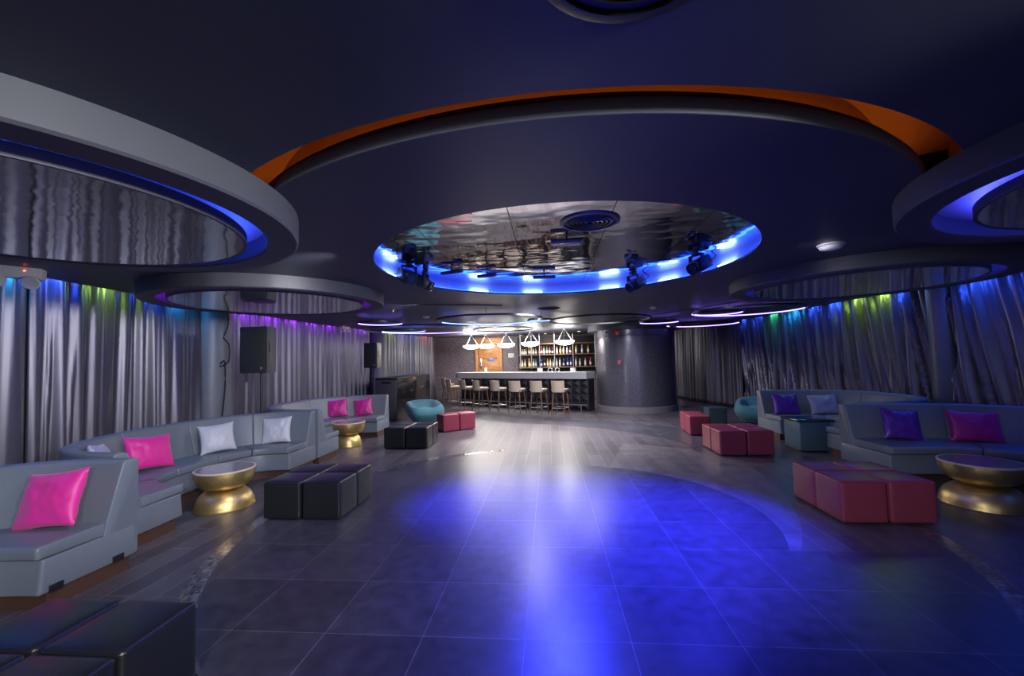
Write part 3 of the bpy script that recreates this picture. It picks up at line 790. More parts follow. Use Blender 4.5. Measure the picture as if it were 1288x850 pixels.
# ------------------------------------------------------------------ bar
BA, BB = Vector((-3.62, 15.63, 0)), Vector((1.11, 12.89, 0))
bd = (BB-BA).normalized(); bn = Vector((-bd.y, bd.x, 0))        # bn points away from the camera, behind the bar
if bn.y < 0: bn = -bn
blen = (BB-BA).length; brz = math.atan2(bd.y, bd.x)
t = thing('bar_counter', 'long bar with pale fascia and black diamond-panelled front', 'bar counter', BA, brz)
# local frame: x along the front (0..blen), y behind
def rounded_left(y0_, y1_, r, x1):
    return [(x1, y0_), (x1, y1_)] + [(-0.0+(0.0), y1_)] + [(r-r*math.cos(a), y0_+r-r*math.sin(a)) for a in [k*(PI/2)/8 for k in range(9)]]
bm = bmesh.new(); extrude_poly(bm, rounded_left(0, 0.62, 0.35, blen), 0.985, 1.19)
bmesh.ops.bevel(bm, geom=[e for e in bm.edges if abs(e.verts[0].co.z-e.verts[1].co.z) < 1e-4], offset=0.008, segments=2, affect='EDGES'); obj('counter_top', bm, M['bar_top'], t)
bm = bmesh.new(); extrude_poly(bm, [(p[0]+0.12, p[1]) for p in rounded_left(0.17, 0.58, 0.30, blen-0.14)], 0.0, 0.984); obj('carcass', bm, M['bar_front'], t)
bm = bmesh.new(); nx, nz = 18, 4; xa, xb, za, zb = 0.45, blen-0.03, 0.06, 0.97
gv = [[bm.verts.new((xa+(xb-xa)*i/nx, 0.168, za+(zb-za)*j/nz)) for j in range(nz+1)] for i in range(nx+1)]
for i in range(nx):
    for j in range(nz):
        c = [gv[i][j], gv[i+1][j], gv[i+1][j+1], gv[i][j+1]]
        p = bm.verts.new((xa+(xb-xa)*(i+.5)/nx, 0.10, za+(zb-za)*(j+.5)/nz))
        for k in range(4): bm.faces.new((c[k], c[(k+1) % 4], p))
obj('diamond_panel', bm, M['bar_front'], t, smooth=0)
bm = bmesh.new(); tube(bm, [(0.35, 0.0, 0.2), (blen-0.02, 0.0, 0.2)], 0.022, 12)
for k in range(6):
    x = 0.6+k*(blen-0.8)/5; tube(bm, [(x, 0.0, 0.2), (x, 0.15, 0.2)], 0.012, 8); tube(bm, [(x, 0.0, 0.2), (x, 0.0, 0.0)], 0.012, 8)
obj('foot_rail', bm, M['steel'], t)['label'] = 'steel foot rail'
def barpt(x, y, z): return tuple(BA+bd*x+bn*y+Vector((0, 0, z)))

# stools
def make_stool(loc, rz, label):
    t = thing('bar_stool', label, 'bar stool', loc, rz, 'bar stools along the counter')   # local -y = back of the chair
    bm = bmesh.new(); box(bm, (0, 0, 0.715), (0.40, 0.40, 0.07), 0.03, 3); obj('seat', bm, M['beige'], t)
    bm = bmesh.new(); box(bm, (0, 0, 0.66), (0.36, 0.36, 0.045), 0.008); obj('seat_frame', bm, M['walnut'], t)
    bm = bmesh.new(); n = 12; rows = []
    for k in range(n+1):
        a = PI*1.5+lerp(-0.98, 0.98, k/n)
        r0, r1 = 0.205, 0.245
        lean = 0.05
        rows.append([bm.verts.new((r*math.cos(a)*1.0, r*math.sin(a)-0.0-(lean if z > .9 else 0), z)) for r, z in ((r0, 0.66), (r1, 0.66), (r1, 0.985), (r0, 0.985))])
    for a, b in zip(rows, rows[1:]):
        for k in range(4): bm.faces.new((a[k], a[(k+1) % 4], b[(k+1) % 4], b[k]))
    bm.faces.new(rows[0]); bm.faces.new(rows[-1])
    bmesh.ops.bevel(bm, geom=[e for e in bm.edges if e.calc_face_angle(0) > 1], offset=0.012, segments=2, affect='EDGES')
    obj('backrest', bm, M['beige'], t)
    for sx in (-1, 1):
        for sy in (-1, 1):
            bm = bmesh.new(); tube(bm, [(sx*0.15, sy*0.15, 0.65), (sx*0.20, sy*0.20, 0.0)], 0.022, 10, r2=0.015); obj('leg', bm, M['walnut'], t)
    bm = bmesh.new(); q = 0.185; tube(bm, [(-q, -q, 0.2), (q, -q, 0.2), (q, q, 0.2), (-q, q, 0.2)], 0.009, 8, True); obj('stretcher', bm, M['steel'], t)
    return t
spots = [(0.30, 12.38), (-0.32, 12.62), (-0.98, 12.86), (-1.62, 13.40), (-2.26, 13.82), (-2.80, 14.36), (-3.42, 14.98), (-3.98, 16.55)]
names = ['beige bar stool farthest right, nearest the round column', 'second beige bar stool from the round column', 'third beige bar stool from the round column', 'fourth beige bar stool from the round column',
         'fourth beige bar stool from the left end', 'third beige bar stool from the left end', 'second beige bar stool from the left end, overlapping the last', 'beige bar stool farthest left, half hidden at the end of the row']
turn = [0.12, 0.05, 0.10, -0.12, -0.32, -0.45, -0.55, -0.5]
st = None
for (x, y), lab, tr in zip(spots, names, turn):
    rz = brz+tr
    if st is None: st = make_stool((x, y, 0), rz, lab)
    else: dup(st, (x, y, 0), rz, lab)

# pendants
def make_pendant(loc, label):
    t = thing('pendant_lamp', label, 'pendant lamp', loc, 0, 'glowing bowl pendants over the bar')
    bm = bmesh.new(); r = 0.30
    prof = [(0, -0.12)]+[(r*math.sin(a), -0.12*math.cos(a)) for a in [k*(PI/2)/10 for k in range(1, 11)]]+[(r, 0.012), (r-0.012, 0.012), (0, 0.0)]
    lathe(bm, prof, 40); obj('bowl_shade', bm, M['bowl'], t)
    for k in range(3):
        a = 2*PI*k/3+0.4; bm = bmesh.new(); tube(bm, [(0.27*math.cos(a), 0.27*math.sin(a), 0.01), (0.02*math.cos(a), 0.02*math.sin(a), HC-loc[2]-0.05)], 0.006, 6); obj('rod', bm, M['chrome'], t)
    bm = bmesh.new(); lathe(bm, [(0, HC-loc[2]-0.055), (0.05, HC-loc[2]-0.055), (0.05, HC-loc[2]), (0, HC-loc[2])], 24); obj('canopy', bm, M['chrome'], t)
    return t
pd = None
for x, y, lab in [(-2.85, 15.5, 'glowing bowl pendant farthest left, left of the door'), (-2.25, 15.17, 'glowing bowl pendant hanging right in front of the wooden door'), (-1.47, 14.72, 'glowing bowl pendant in the middle of the five, above the green sign'),
                  (-0.60, 14.22, 'glowing bowl pendant at the left end of the bottle shelves'), (0.52, 13.57, 'glowing bowl pendant farthest right, before the middle of the shelves')]:
    if pd is None: pd = make_pendant((x, y, 2.17), lab)
    else: dup(pd, (x, y, 2.17), None, lab)

# shelf unit with posts
SY = 16.75
t = thing('bottle_shelf', 'ceiling-hung brown shelves with steel posts behind the bar', 'shelf unit', (0.33, SY, 0))
for z in (1.29, 1.785, 2.215):
    xa = -1.52 if z < 2.1 else -0.75
    bxo('shelf_board', ((xa+1.90)/2, 0.0, z), (1.90-xa, 0.30, 0.045), M['shelf'], t, 0.004)
for x in (-1.43, -1.0, -0.68, -0.10, 0.62, 1.47):
    bm = bmesh.new(); tube(bm, [(x, -0.17, 1.25), (x, -0.17, HC)], 0.019, 12); obj('post', bm, M['steel'], t)
bxo('back_panel', (0.05, 0.20, 1.85), (3.2, 0.03, 1.3), M['wall'], t, 0.002)

# bottles
def glass_mat(name, c, rough=0.12):
    return plain(name, c, rough, var=0.06)
BC = {'clear': glass_mat('clear_glass', (.50, .52, .56)), 'amber': glass_mat('amber_liquor', (.55, .25, .03)), 'yellow': glass_mat('yellow_liquor', (.75, .48, .05)), 'green': glass_mat('green_glass', (.03, .28, .09)),
      'dark': glass_mat('dark_glass', (.03, .025, .03)), 'blue': glass_mat('blue_glass', (.03, .06, .45)), 'cream': glass_mat('cream_glass', (.65, .52, .36)), 'red': glass_mat('red_glass', (.5, .06, .08)), 'teal': glass_mat('turquoise_glass', (.05, .45, .50)), 'pale': glass_mat('pale_violet_glass', (.45, .40, .55))}
CAPS = {'red': M['red_plastic'], 'black': M['bracket'], 'white': M['white_plastic'], 'gold': M['gold'], 'silver': M['chrome']}
LBL = M['white_plastic']
cache = {}
def bottle(x, z, h, r, colr, cap, label, lb=True, group='bottles on the bar shelves'):
    key = (round(h, 2), r, colr, cap, lb)
    if key not in cache:
        bm = bmesh.new(); prof = [(0, 0), (r*.92, 0), (r, h*.03), (r, h*.58), (r*.8, h*.66), (r*.36, h*.74), (r*.34, h*.90), (r*.42, h*.905), (r*.42, h), (0, h)]
        lathe(bm, prof, 14)
        for f in bm.faces:
            c = f.calc_center_median()
            if c.z > h*.9: f.material_index = 1
        if lb:
            lathe(bm, [(r+.001, h*.18), (r+.002, h*.18), (r+.002, h*.46), (r+.001, h*.46)], 14)
            bm.faces.ensure_lookup_table()
            for f in bm.faces[-42:]: f.material_index = 2
        me_o = obj('bottle', bm, mats=[BC[colr], CAPS[cap], LBL]); cache[key] = me_o; o = me_o
    else:
        o = cache[key].copy(); COL.objects.link(o)
    o.location = (x, SY-0.03, z); tag(o, label, 'bottle', group); return o
ORD = ['first', 'second', 'third', 'fourth', 'fifth', 'sixth', 'seventh', 'eighth', 'ninth', 'tenth', 'eleventh', 'twelfth', 'thirteenth', 'fourteenth', 'fifteenth', 'sixteenth', 'seventeenth', 'eighteenth', 'nineteenth', 'twentieth', 'twenty-first', 'twenty-second', 'twenty-third']
upper = [(-1.07, 'clear', 'red', .24), (-1.00, 'yellow', 'white', .23), (-.94, 'cream', 'white', .23), (-.88, 'cream', 'gold', .23), (-.76, 'amber', 'white', .30), (-.68, 'clear', 'white', .27), (-.60, 'clear', 'black', .28), (-.50, 'amber', 'black', .27),
         (-.36, 'green', 'black', .24), (-.28, 'red', 'white', .33), (-.19, 'clear', 'red', .33), (-.08, 'green', 'red', .34), (.02, 'red', 'black', .34), (.13, 'dark', 'white', .28), (.30, 'cream', 'red', .34), (.43, 'yellow', 'white', .36), (.55, 'clear', 'red', .37), (.68, 'clear', 'black', .35), (.80, 'red', 'white', .30),
         (1.02, 'yellow', 'red', .42), (1.24, 'pale', 'white', .36), (1.47, 'amber', 'black', .40)]
lower = [(-1.09, 'yellow', 'black', .28), (-1.02, 'clear', 'red', .34), (-.92, 'yellow', 'red', .36), (-.76, 'yellow', 'white', .38), (-.68, 'amber', 'black', .30), (-.60, 'cream', 'white', .34), (-.51, 'teal', 'silver', .34),
         (-.30, 'blue', 'white', .30), (-.18, 'dark', 'red', .36), (-.06, 'yellow', 'red', .36), (.04, 'cream', 'black', .36), (.15, 'clear', 'gold', .30), (.28, 'clear', 'silver', .36), (.40, 'cream', 'red', .40), (.54, 'blue', 'white', .30), (.69, 'blue', 'silver', .38), (.81, 'blue', 'black', .38), (1.00, 'clear', 'white', .42), (1.15, 'cream', 'white', .32), (1.35, 'cream', 'red', .36), (1.54, 'red', 'red', .36)]
words = {'clear': 'clear', 'pale': 'pale violet', 'teal': 'turquoise'}
for nm, lst, z in (('middle', upper, 1.8075), ('bottom', lower, 1.3125)):
    for k, (x, c, cap, h) in enumerate(lst):
        bottle(x*1.04+0.02, z, h*0.92, 0.036, c, cap, '%s bottle with %s cap, %s from the left on the %s bar shelf' % (words.get(c, c), cap, ORD[k], nm))

# things standing on the counter
def cup(x, y, r, h, mat, label, name, cat):
    bm = bmesh.new(); lathe(bm, [(0, 0), (r*.8, 0), (r, h), (r-.006, h), (r*.75, 0.01), (0, 0.01)], 20)
    o = obj(name, bm, mat); o.location = barpt(x, y, 1.19); return tag(o, label, cat)
cup(1.33, 0.35, 0.05, 0.16, M['white_plastic'], 'white cup on the bar counter, right of the wooden door', 'cup', 'cup')
bxo_ = bxo('napkin_box', (0, 0, 0.06), (0.14, 0.10, 0.12), M['white_plastic'], None, 0.008); bxo_.location = barpt(3.63, 0.36, 1.19); bxo_.rotation_euler = (0, 0, brz)
tag(bxo_, 'white napkin box on the counter, left of the chrome taps', 'box')
b2 = bxo('napkin_box', (0, 0, 0.06), (0.14, 0.10, 0.12), M['white_plastic'], None, 0.008); b2.location = barpt(4.85, 0.36, 1.19); b2.rotation_euler = (0, 0, brz)
tag(b2, 'white napkin box on the right part of the counter', 'box')
t = thing('beer_tap', 'curled chrome taps standing on the counter before the shelves', 'tap', barpt(4.15, 0.36, 1.19), brz)
for s in (-1, 1):
    bm = bmesh.new(); tube(bm, [(0.02*s, 0, 0)]+[(s*(0.13-0.075*math.cos(a)), 0, 0.075+0.06*math.sin(a)) for a in [k*2*PI/14-PI*0.4 for k in range(13)]], 0.014, 8); obj('spout', bm, M['chrome'], t)
bm = bmesh.new(); lathe(bm, [(0, 0), (0.05, 0), (0.04, 0.03), (0, 0.03)], 20); obj('base', bm, M['chrome'], t)

# door in the back wall
t = thing('door_1', 'amber wooden door behind the bar', 'door', (-2.47, 17.39, 0)); t['kind'] = 'structure'
bxo('door_leaf', (0, -0.03, 1.13), (0.88, 0.05, 2.22), M['door_wood'], t, 0.004)
for x in (-0.505, 0.505): bxo('door_frame', (x, -0.04, 1.13), (0.11, 0.10, 2.26), M['frame_wood'], t, 0.005)
bxo('door_frame', (0, -0.04, 2.31), (1.12, 0.10, 0.10), M['frame_wood'], t, 0.005)
bxo('transom', (0, -0.03, 2.46), (1.12, 0.04, 0.18), M['frame_wood'], t, 0.004)
for z in (0.55, 1.28, 1.93): bxo('door_panel', (0.06, -0.062, z), (0.58, 0.014, 0.52 if z > .6 else .7), M['door_wood'], t, 0.006)
bxo('push_plate', (-0.335, -0.062, 1.50), (0.09, 0.012, 0.40), M['chrome'], t, 0.003)
bm = bmesh.new(); lathe(bm, [(0, -0.02), (0.03, -0.02), (0.03, 0.02), (0, 0.02)], 16); bmesh.ops.rotate(bm, matrix=Matrix.Rotation(PI/2, 3, 'X'), verts=bm.verts[:]); bmesh.ops.translate(bm, vec=(-0.32, -0.065, 1.20), verts=bm.verts[:]); obj('lock', bm, M['chrome'], t)
sg = bxo('sign_plate', (0.10, -0.075, 1.66), (0.30, 0.012, 0.10), M['blue_sign'], t, 0.003); sg['label'] = 'blue sign plate'
bxo('sign_mark', (0.10, -0.083, 1.675), (0.09, 0.006, 0.018), M['white_plastic'], t, 0.001)

# green exit sign on the back wall
def text_mesh(s, size, mat, parent, loc, rot):
    cu = bpy.data.curves.new('lettering', 'FONT'); cu.body = s; cu.size = size; cu.align_x = 'CENTER'; cu.align_y = 'CENTER'; cu.extrude = 0.002
    o = bpy.data.objects.new('tmp', cu); COL.objects.link(o); dg = bpy.context.evaluated_depsgraph_get()
    me = bpy.data.meshes.new_from_object(o.evaluated_get(dg)); bpy.data.objects.remove(o)
    me.materials.clear(); me.materials.append(mat)
    q = bpy.data.objects.new('lettering', me); COL.objects.link(q); q.parent = parent; q.location = loc; q.rotation_euler = rot; return q
t = thing('exit_sign', 'small white sign with green lettering on the wall between door and shelves', 'sign', (-1.53, 17.385, 1.80))
bxo('sign_panel', (0, -0.012, 0), (0.25, 0.024, 0.17), M['white_plastic'], t, 0.006)
text_mesh('EXIT', 0.10, M['green'], t, (0, -0.026, 0), (PI/2, 0, 0))
# bar ceiling downlights
for x, y, lab in [(-1.05, 16.9, 'small warm downlight in the bar ceiling, left of the shelf posts'), (-0.10, 16.35, 'small warm downlight in the bar ceiling above the middle of the shelves'), (1.12, 15.6, 'small warm downlight in the bar ceiling near the round column')]:
    t = thing('downlight', lab, 'downlight', (x, y, HC), 0, 'bar downlights')
    bm = bmesh.new(); lathe(bm, [(0.045, 0), (0.07, 0), (0.07, -0.012), (0.045, -0.008)], 24); obj('bezel', bm, M['chrome'], t)
    bm = bmesh.new(); lathe(bm, [(0, -0.003), (0.045, -0.003), (0.045, -0.001), (0, -0.001)], 24); obj('lamp', bm, emit('warm_lamp', (1, .6, .3), 30), t)
# warm lamp box in the gap between bar and column
t = thing('wall_cabinet', 'small white box low behind the right end of the bar, by the column', 'box', (1.05, 15.4, 0.75)); bxo('housing', (0, 0, 0.2), (0.2, 0.1, 0.10), M['white_plastic'], t, 0.006); bxo('bracket_arm', (0, 0.03, -0.28), (0.10, 0.05, 0.90), M['steel'], t, 0.004)

# ------------------------------------------------------------------ LED hoops
LW = emit('hoop_led_violet_white', (.22, .13, 1), 7); LBm = emit('hoop_led_blue_white', (.08, .16, 1), 7)
def hoop(c, r, z, led, label, a0=0, a1=2*PI, n=96):
    t = thing('led_hoop', label, 'light hoop', (c[0], c[1], z), 0, 'hanging light hoops')
    bm = bmesh.new(); ring_band(bm, (0, 0), r-0.006, r+0.016, -0.014, 0.018, n=n); obj('hoop_frame', bm, M['black_metal'], t)
    if led:
        full = a1-a0 > 6.28
        bm = bmesh.new(); ring_band(bm, (0, 0), r-0.012, r-0.007, -0.008, 0.009, a0, a1, n); obj('led_strip', bm, led, t, smooth=0)
    for k in range(3):
        a = 2*PI*k/3+0.6; bm = bmesh.new(); tube(bm, [(r*math.cos(a), r*math.sin(a), 0.02), (r*math.cos(a), r*math.sin(a), HC-z)], 0.004, 6); obj('suspension_wire', bm, M['black_metal'], t)
    return t
hoop((-3.55, 8.72), .46, 2.46, LW, 'small violet light hoop nearest the violet-glowing ceiling ring')
hoop((-3.18, 10.68), 1.47, 2.45, LW, 'large light hoop on the left, above the teal chair', 0.25, 2.75)
hoop((-3.91, 11.2), .58, 2.47, LBm, 'small blue light hoop inside the large left one')
hoop((-1.21, 8.79), 1.10, 2.46, LBm, 'large blue light hoop before the bar, left of the round vent', 0.3, 2.95)
hoop((-0.16, 9.17), .26, 2.46, LBm, 'smallest light hoop, below the round ceiling vent', 0.2, 2.6)
hoop((-1.22, 11.55), .82, 2.46, None, 'unlit dark hoop nearest the pendant lamps')
hoop((1.14, 9.54), 1.10, 2.46, None, 'large unlit hoop right of the round ceiling vent')
hoop((2.72, 10.6), .46, 2.45, LW, 'light hoop directly in front of the round column')
hoop((4.14, 11.77), .90, 2.45, LW, 'wide violet light hoop right of the round column')
hoop((3.89, 8.62), 1.00, 2.46, LW, 'largest light hoop on the right, touching the curtain tops', -0.2, 2.9)
hoop((3.50, 9.0), .46, 2.47, LW, 'small light hoop inside the largest right one')

# ------------------------------------------------------------------ ceiling devices
def vent(c, r, z, label, mat):
    t = thing('ceiling_vent', label, 'vent', (c[0], c[1], z), 0, 'round ceiling vents')
    bm = bmesh.new(); lathe(bm, [(r, 0), (r, -0.006), (r*.93, -0.014), (r*.87, -0.014), (r*.88, 0)], 64); obj('frame', bm, mat, t, smooth=50)
    bm = bmesh.new(); lathe(bm, [(0, -0.002), (r*.87, -0.002), (r*.87, 0), (0, 0)], 48); obj('backing', bm, M['bracket'], t)
    for k in range(5):
        q = r*(0.74-0.14*k); bm = bmesh.new(); lathe(bm, [(q, -0.003), (q+0.010, -0.003), (q-r*.03, -0.018), (q-r*.03-0.006, -0.016), (q, -0.003)], 48); obj('vane', bm, mat, t, smooth=50)
    return t
vent((0.38, 3.56), 0.25, 2.758, 'round vent in the foil mirror of the ceiling dome', M['vent_metal'])
vent((0.03, 8.24), 0.22, HC, 'round vent in the dark ceiling between dome and bar', M['grille'])
vent((0.25, 0.94), 0.29, HC, 'round vent cut by the top edge of the photo', M['black_metal'])
def detector(c, r, label, rz=0, sq=1.0):
    t = thing('smoke_detector', label, 'smoke detector', (c[0], c[1], HC), rz, 'smoke detectors')
    bm = bmesh.new(); lathe(bm, [(0, 0), (r*1.05, 0), (r*1.05, -0.012), (0, -0.012)], 32); obj('base', bm, M['white_plastic'], t)
    bm = bmesh.new(); lathe(bm, [(r*.8, -0.012), (r*.95, -0.02), (r*.85, -0.04), (r*.4, -0.052), (0, -0.052)], 32); obj('head', bm, M['white_plastic'], t, smooth=50)
    return t
detector((2.63, 4.10), 0.105, 'white smoke detector between the dome and the right rings')
detector((2.11, 8.59), 0.07, 'small white smoke detector right of the far ceiling vent')
detector((-2.61, 8.90), 0.07, 'small white smoke detector near the left light hoops')
t = thing('sprinkler', 'tiny brass sprinkler by the edge of the violet-lit ceiling ring', 'sprinkler', (-2.85, 7.6, HC+0.004))
bm = bmesh.new(); lathe(bm, [(0, 0), (0.04, 0), (0.03, -0.012), (0.01, -0.02), (0.01, -0.05), (0.025, -0.055), (0, -0.06)], 20); obj('head', bm, M['gold'], t)

# emergency twin lamp, left
def emergency(loc, rz, s, label):
    t = thing('emergency_light', label, 'emergency light', loc, rz, 'twin-headed emergency lights')   # faces -y
    t.scale = (s, s, s)
    bm = bmesh.new(); extrude_poly(bm, [(-.20, 0), (.20, 0), (.16, -.09), (-.16, -.09)], -0.05, 0.05); bmesh.ops.bevel(bm, geom=bm.edges[:], offset=0.008, segments=2, affect='EDGES'); obj('housing', bm, M['white_plastic'], t)
    for sx in (-1, 1):
        bm = bmesh.new(); lathe(bm, [(0, 0.06), (0.03, 0.055), (0.06, 0.0), (0.062, -0.015), (0.056, -0.022), (0, -0.016)], 24)
        bmesh.ops.rotate(bm, matrix=Matrix.Rotation(R(-62), 3, 'X') @ Matrix.Rotation(R(18*sx), 3, 'Y'), verts=bm.verts[:]); bmesh.ops.translate(bm, vec=(sx*.10, -.10, -.085), verts=bm.verts[:]); h = obj('lamp_head', bm, M['white_plastic'], t)
    bm = bmesh.new(); lathe(bm, [(0, 0), (0.007, 0), (0.006, 0.005), (0, 0.007)], 12); bmesh.ops.rotate(bm, matrix=Matrix.Rotation(PI/2, 3, 'X'), verts=bm.verts[:]); bmesh.ops.translate(bm, vec=(.06, -.088, 0.015), verts=bm.verts[:]); obj('indicator', bm, M['red_led'], t)
    return t
emergency((-5.03, 3.55, 2.548), R(56), 1.08, 'white twin-lamp emergency light under the ceiling at the left edge')
emergency((-5.30, 10.6, 2.545), R(70), 0.8, 'small white emergency light with red dot, before violet-lit curtain tops')

# column devices
def on_col(ang, z, r=CR):
    return (CC[0]+r*math.cos(ang), CC[1]+r*math.sin(ang), z)
a1 = math.atan2(12.45-CC[1], 1.98-CC[0])
t = thing('fire_alarm', 'red fire alarm strobe high on the round column', 'fire alarm', on_col(a1, 2.33), a1+PI/2, 'red alarms on the column')
bxo('housing', (0, -0.025, 0), (0.14, 0.06, 0.14), M['red_plastic'], t, 0.008); bxo('strobe', (0.015, -0.062, -0.03), (0.06, 0.02, 0.04), M['white_plastic'], t, 0.006)
a2 = math.atan2(12.48-CC[1], 2.04-CC[0])
t = thing('call_point', 'red-framed manual call point at mid height on the round column', 'call point', on_col(a2, 1.46), a2+PI/2, 'red alarms on the column')
bxo('housing', (0, -0.02, 0), (0.10, 0.05, 0.13), M['red_plastic'], t, 0.006); bxo('window', (0, -0.047, 0), (0.06, 0.008, 0.08), M['column_base'], t, 0.002)
a3 = math.atan2(12.60-CC[1], 1.68-CC[0])
t = thing('security_camera', 'white dome security camera under the soffit of the round column', 'camera', on_col(a3, 2.418, CR+0.10))
bm = bmesh.new(); lathe(bm, [(0, 0), (0.06, 0), (0.06, -0.03), (0, -0.03)], 24); obj('mount', bm, M['white_plastic'], t)
bm = bmesh.new(); lathe(bm, [(0.05, -0.03), (0.045, -0.055), (0.025, -0.075), (0, -0.08)], 24); obj('dome_cover', bm, M['black_metal'], t, smooth=60)

# ------------------------------------------------------------------ stage lights in the dome
def spotlight(loc, rz, pitch, label, s=1.0):
    t = thing('stage_spotlight', label, 'spotlight', loc, rz, 'stage lights in the ceiling dome')
    t.scale = (s, s, s)
    top = 2.757-loc[2]
    bm = bmesh.new(); tube(bm, [(0, 0, 0.12/s*0+0.13), (0, 0, top/s)], 0.014, 10); box(bm, (0, 0, top/s-0.02), (0.10, 0.06, 0.035), 0.006); obj('clamp', bm, M['black_metal'], t)
    bm = bmesh.new()
    for sx in (-1, 1): box(bm, (sx*0.095, 0, 0.05), (0.012, 0.05, 0.17), 0.003)
    box(bm, (0, 0, 0.13), (0.20, 0.05, 0.014), 0.003); obj('yoke', bm, M['black_metal'], t)
    rot = Matrix.Rotation(pitch, 3, 'X')
    bm = bmesh.new(); box(bm, (0, 0.06, 0), (0.15, 0.22, 0.14), 0.02); bmesh.ops.rotate(bm, matrix=rot, verts=bm.verts[:]); obj('body', bm, M['black_metal'], t)
    bm = bmesh.new(); lathe(bm, [(0, 0.04), (0.062, 0.04), (0.068, 0.09), (0.055, 0.09), (0.05, 0.07), (0, 0.065)], 24); bmesh.ops.rotate(bm, matrix=rot @ Matrix.Rotation(PI/2, 3, 'X'), verts=bm.verts[:]); obj('lens', bm, M['glass'], t)
    bm = bmesh.new(); tube(bm, [(0.03, 0.16, 0.05), (0.08, 0.2, 0.12), (0.05, 0.1, 0.20/s*0+0.2), (0, 0.02, top/s)], 0.006, 6); obj('cord', bm, M['cable'], t)
    return t
spotlight((-1.60, 4.78, 2.60), R(50), R(28), 'black stage spotlight at the left of the dome, upper of two', 1.0)
spotlight((-1.50, 5.12, 2.58), R(95), R(28), 'black stage spotlight at the left of the dome, lower of two', 1.0)
spotlight((1.16, 5.75, 2.57), R(-62), R(30), 'black stage spotlight on the far right rim of the dome', 1.0)
spotlight((1.68, 4.85, 2.60), R(-70), R(28), 'black stage spotlight nearest the right tip of the dome', 1.0)
def lightbar(c, z, rz, L, label):
    t = thing('light_bar', label, 'light bar', (c[0], c[1], z), rz, 'flat light bars in the dome')
    bxo('bar_body', (0, 0, 0), (L, 0.07, 0.035), M['black_metal'], t, 0.006)
    bm = bmesh.new(); tube(bm, [(0, 0, 0.017), (0, 0, 2.757-z)], 0.010, 8); obj('stem', bm, M['black_metal'], t)
    bxo('lens_strip', (0, 0, -0.019), (L*.9, 0.045, 0.006), M['glass'], t, 0.001)
lightbar((-1.15, 5.05), 2.70, R(-25), .30, 'flat black light bar in the dome, leftmost of the three at its far rim')
lightbar((-0.76, 5.35), 2.70, R(-18), .26, 'flat black light bar in the dome, second from the left at its far rim')
lightbar((-0.03, 5.6), 2.70, 0.05, .30, 'flat black light bar in the dome, in the middle of its far rim')
lightbar((0.20, 3.95), 2.71, -0.06, .30, 'blue-lit light bar under the foil, in front of the round dome vent')

# ------------------------------------------------------------------ lights
def area(name, loc, energy, col, sx, sy, target=None, rot=None, spread=PI):
    l = bpy.data.lights.new(name, 'AREA'); l.shape = 'RECTANGLE'; l.size = sx; l.size_y = sy; l.energy = energy; l.color = col; l.spread = spread
    o = bpy.data.objects.new(name, l); COL.objects.link(o); o.location = loc
    if target is not None: o.rotation_euler = (Vector(target)-Vector(loc)).to_track_quat('-Z', 'Y').to_euler()
    elif rot: o.rotation_euler = rot
    return o
def spot(name, loc, target, energy, col, ang, blend=0.6, rad=0.05):
    l = bpy.data.lights.new(name, 'SPOT'); l.energy = energy; l.color = col; l.spot_size = ang; l.spot_blend = blend; l.shadow_soft_size = rad
    o = bpy.data.objects.new(name, l); COL.objects.link(o); o.location = loc
    o.rotation_euler = (Vector(target)-Vector(loc)).to_track_quat('-Z', 'Y').to_euler(); return o
# coloured cove lamps above the curtain tops
def cove(path, ya, yb, sgn, energy, col):
    for k in range(len(path)): pass
    n = max(1, round((yb-ya)/0.7))
    for k in range(n):
        y = ya+(yb-ya)*(k+.5)/n; x = min(path, key=lambda p: abs(p.y-y)).x
        tx = x+sgn*0.16
        a = area('cove_lamp', (tx, y, 2.70), energy, col, 0.05, (yb-ya)/n, target=(x-sgn*0.02, y, 2.2))
BL, CY, LI, VI, GR, RE = (.03, .10, 1), (.02, .40, 1), (.42, .80, .10), (.35, .03, 1), (.05, .8, .3), (1, .03, .05)
CE = 6.5
for ya, yb, c, e in [(0.5, 3.4, BL, 1), (3.4, 4.0, CY, 1.1), (4.0, 4.6, BL, 1), (4.6, 5.3, LI, .65), (5.3, 5.9, BL, .9), (5.9, 6.25, CY, .7), (7.3, 12.4, VI, 1.2), (13.4, 14.2, LI, .7), (14.2, 15.6, BL, .7), (15.8, 16.6, RE, .6)]:
    cove(pl, ya, yb, 1, CE*e, c)
for ya, yb, c, e in [(2.0, 5.6, BL, .6), (5.6, 7.0, BL, 1.2), (7.7, 8.1, BL, .7), (8.1, 9.2, LI, .45), (9.2, 10.4, BL, 1.0), (10.4, 11.2, CY, .9), (11.2, 11.8, GR, .8), (11.8, 13.2, BL, .9)]:
    cove(pr, ya, yb, -1, CE*e, c)
# blue stage beams falling on the dance floor
spot('stage_beam', (-1.5, 4.7, 2.5), (-0.4, 5.0, 0), 1450, (.03, .035, 1), R(66), 1.0)
spot('stage_beam', (1.6, 4.7, 2.5), (0.9, 4.4, 0), 1700, (.03, .035, 1), R(78), 1.0)
spot('stage_beam', (0.1, 5.9, 2.5), (0.5, 2.8, 0), 620, (.025, .035, 1), R(60), 1.0, 0.22)
area('dome_wash', (DC[0], DC[1], 2.70), 22, (.10, .11, 1), 2.4, 2.4, rot=(0, 0, 0))  # unseen area lamp added to spread blue below the dome
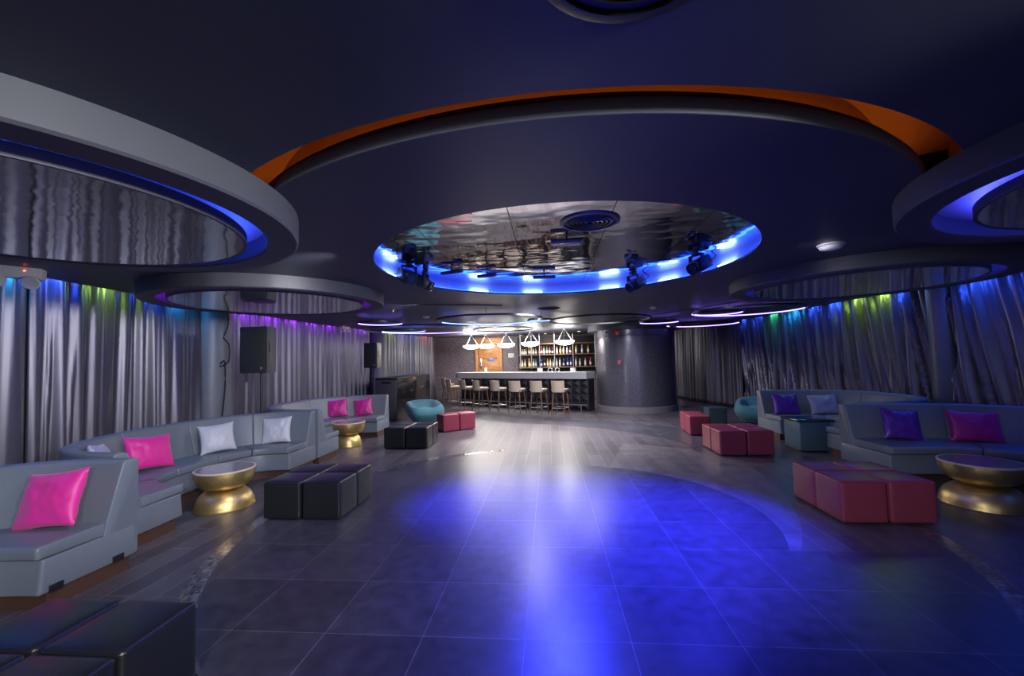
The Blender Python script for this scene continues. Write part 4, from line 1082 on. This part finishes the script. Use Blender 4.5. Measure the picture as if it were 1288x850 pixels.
# unseen white fill lamps added to brighten the booths, poufs, floor and bar
for x, y, tx, ty, tz, e, an in [(1.6, -1.2, -4.4, 3.8, 1.3, 640, 62), (2.4, 0.2, -4.6, 5.2, 1.0, 380, 50), (-1.6, -1.2, 3.05, 5.2, 0.0, 420, 24), (-0.4, -1.4, -2.2, 2.4, 0.0, 200, 66)]:
    spot('fill_spot', (x, y, 2.55), (tx, ty, tz), e, (.93, .94, 1), R(an), 0.9, 0.15)
for x, y, e in [(-0.3, 8.0, 80), (0.9, 9.6, 100), (-1.6, 10.2, 50)]:
    area('fill_light', (x, y, 2.58), e, (.97, .95, 1), 0.25, 0.25, target=(x-0.2, y+0.6, 0), spread=R(160))
for x, y, tx, ty, e in [(-1.9, 3.6, -4.6, 4.6, 90), (-2.2, 7.0, -5.2, 8.2, 65), (-2.2, 10.0, -5.4, 11.0, 30), (2.3, 4.0, 5.3, 5.0, 8), (2.4, 7.3, 5.3, 8.3, 8)]:
    spot('fill_spot', (x, y, 2.56), (tx, ty, 0.9), e, (.95, .92, 1), R(105), 0.9, 0.12)
for x, y, e in [(-2.2, 16.6, 14), (0.2, 16.2, 26)]:
    area('bar_downlight', (x, y, 2.56), e, (1, .88, .78), 0.5, 0.5, target=(x, y+0.3, 0))

# back end left open so the world adds soft fill from behind the camera
w = bpy.data.worlds.new('fill_world'); scene.world = w; w.use_nodes = True
bg = w.node_tree.nodes['Background']; bg.inputs['Color'].default_value = (.60, .68, 1.0, 1); bg.inputs['Strength'].default_value = 0.58

# ------------------------------------------------------------------ camera
cam = bpy.data.cameras.new('camera'); co = bpy.data.objects.new('camera', cam); COL.objects.link(co); scene.camera = co
cam.sensor_fit = 'HORIZONTAL'; cam.sensor_width = 36; cam.lens = 532/1288*36; cam.clip_start = 0.05
PITCH, YAW, ROLL = .0524, -.0852, -.0248
cp, sp, cy, sy = math.cos(PITCH), math.sin(PITCH), math.cos(YAW), math.sin(YAW)
fw = Vector((sy*cp, cy*cp, sp)); rt = Vector((cy, -sy, 0)); uv = rt.cross(fw)
r_ = rt*math.cos(ROLL)+uv*math.sin(ROLL); u_ = -rt*math.sin(ROLL)+uv*math.cos(ROLL)
mw = Matrix((r_, u_, -fw)).transposed().to_4x4(); mw.translation = (0, 0, 1.605); co.matrix_world = mw

vs = scene.view_settings; vs.view_transform = 'Standard'; vs.look = 'None'; vs.exposure = 0.62; vs.gamma = 1; vs.use_curve_mapping = False
cyc = scene.cycles; cyc.use_denoising = True; cyc.max_bounces = 8; cyc.diffuse_bounces = 3; cyc.glossy_bounces = 4; cyc.sample_clamp_indirect = 6; cyc.caustics_reflective = False; cyc.caustics_refractive = False
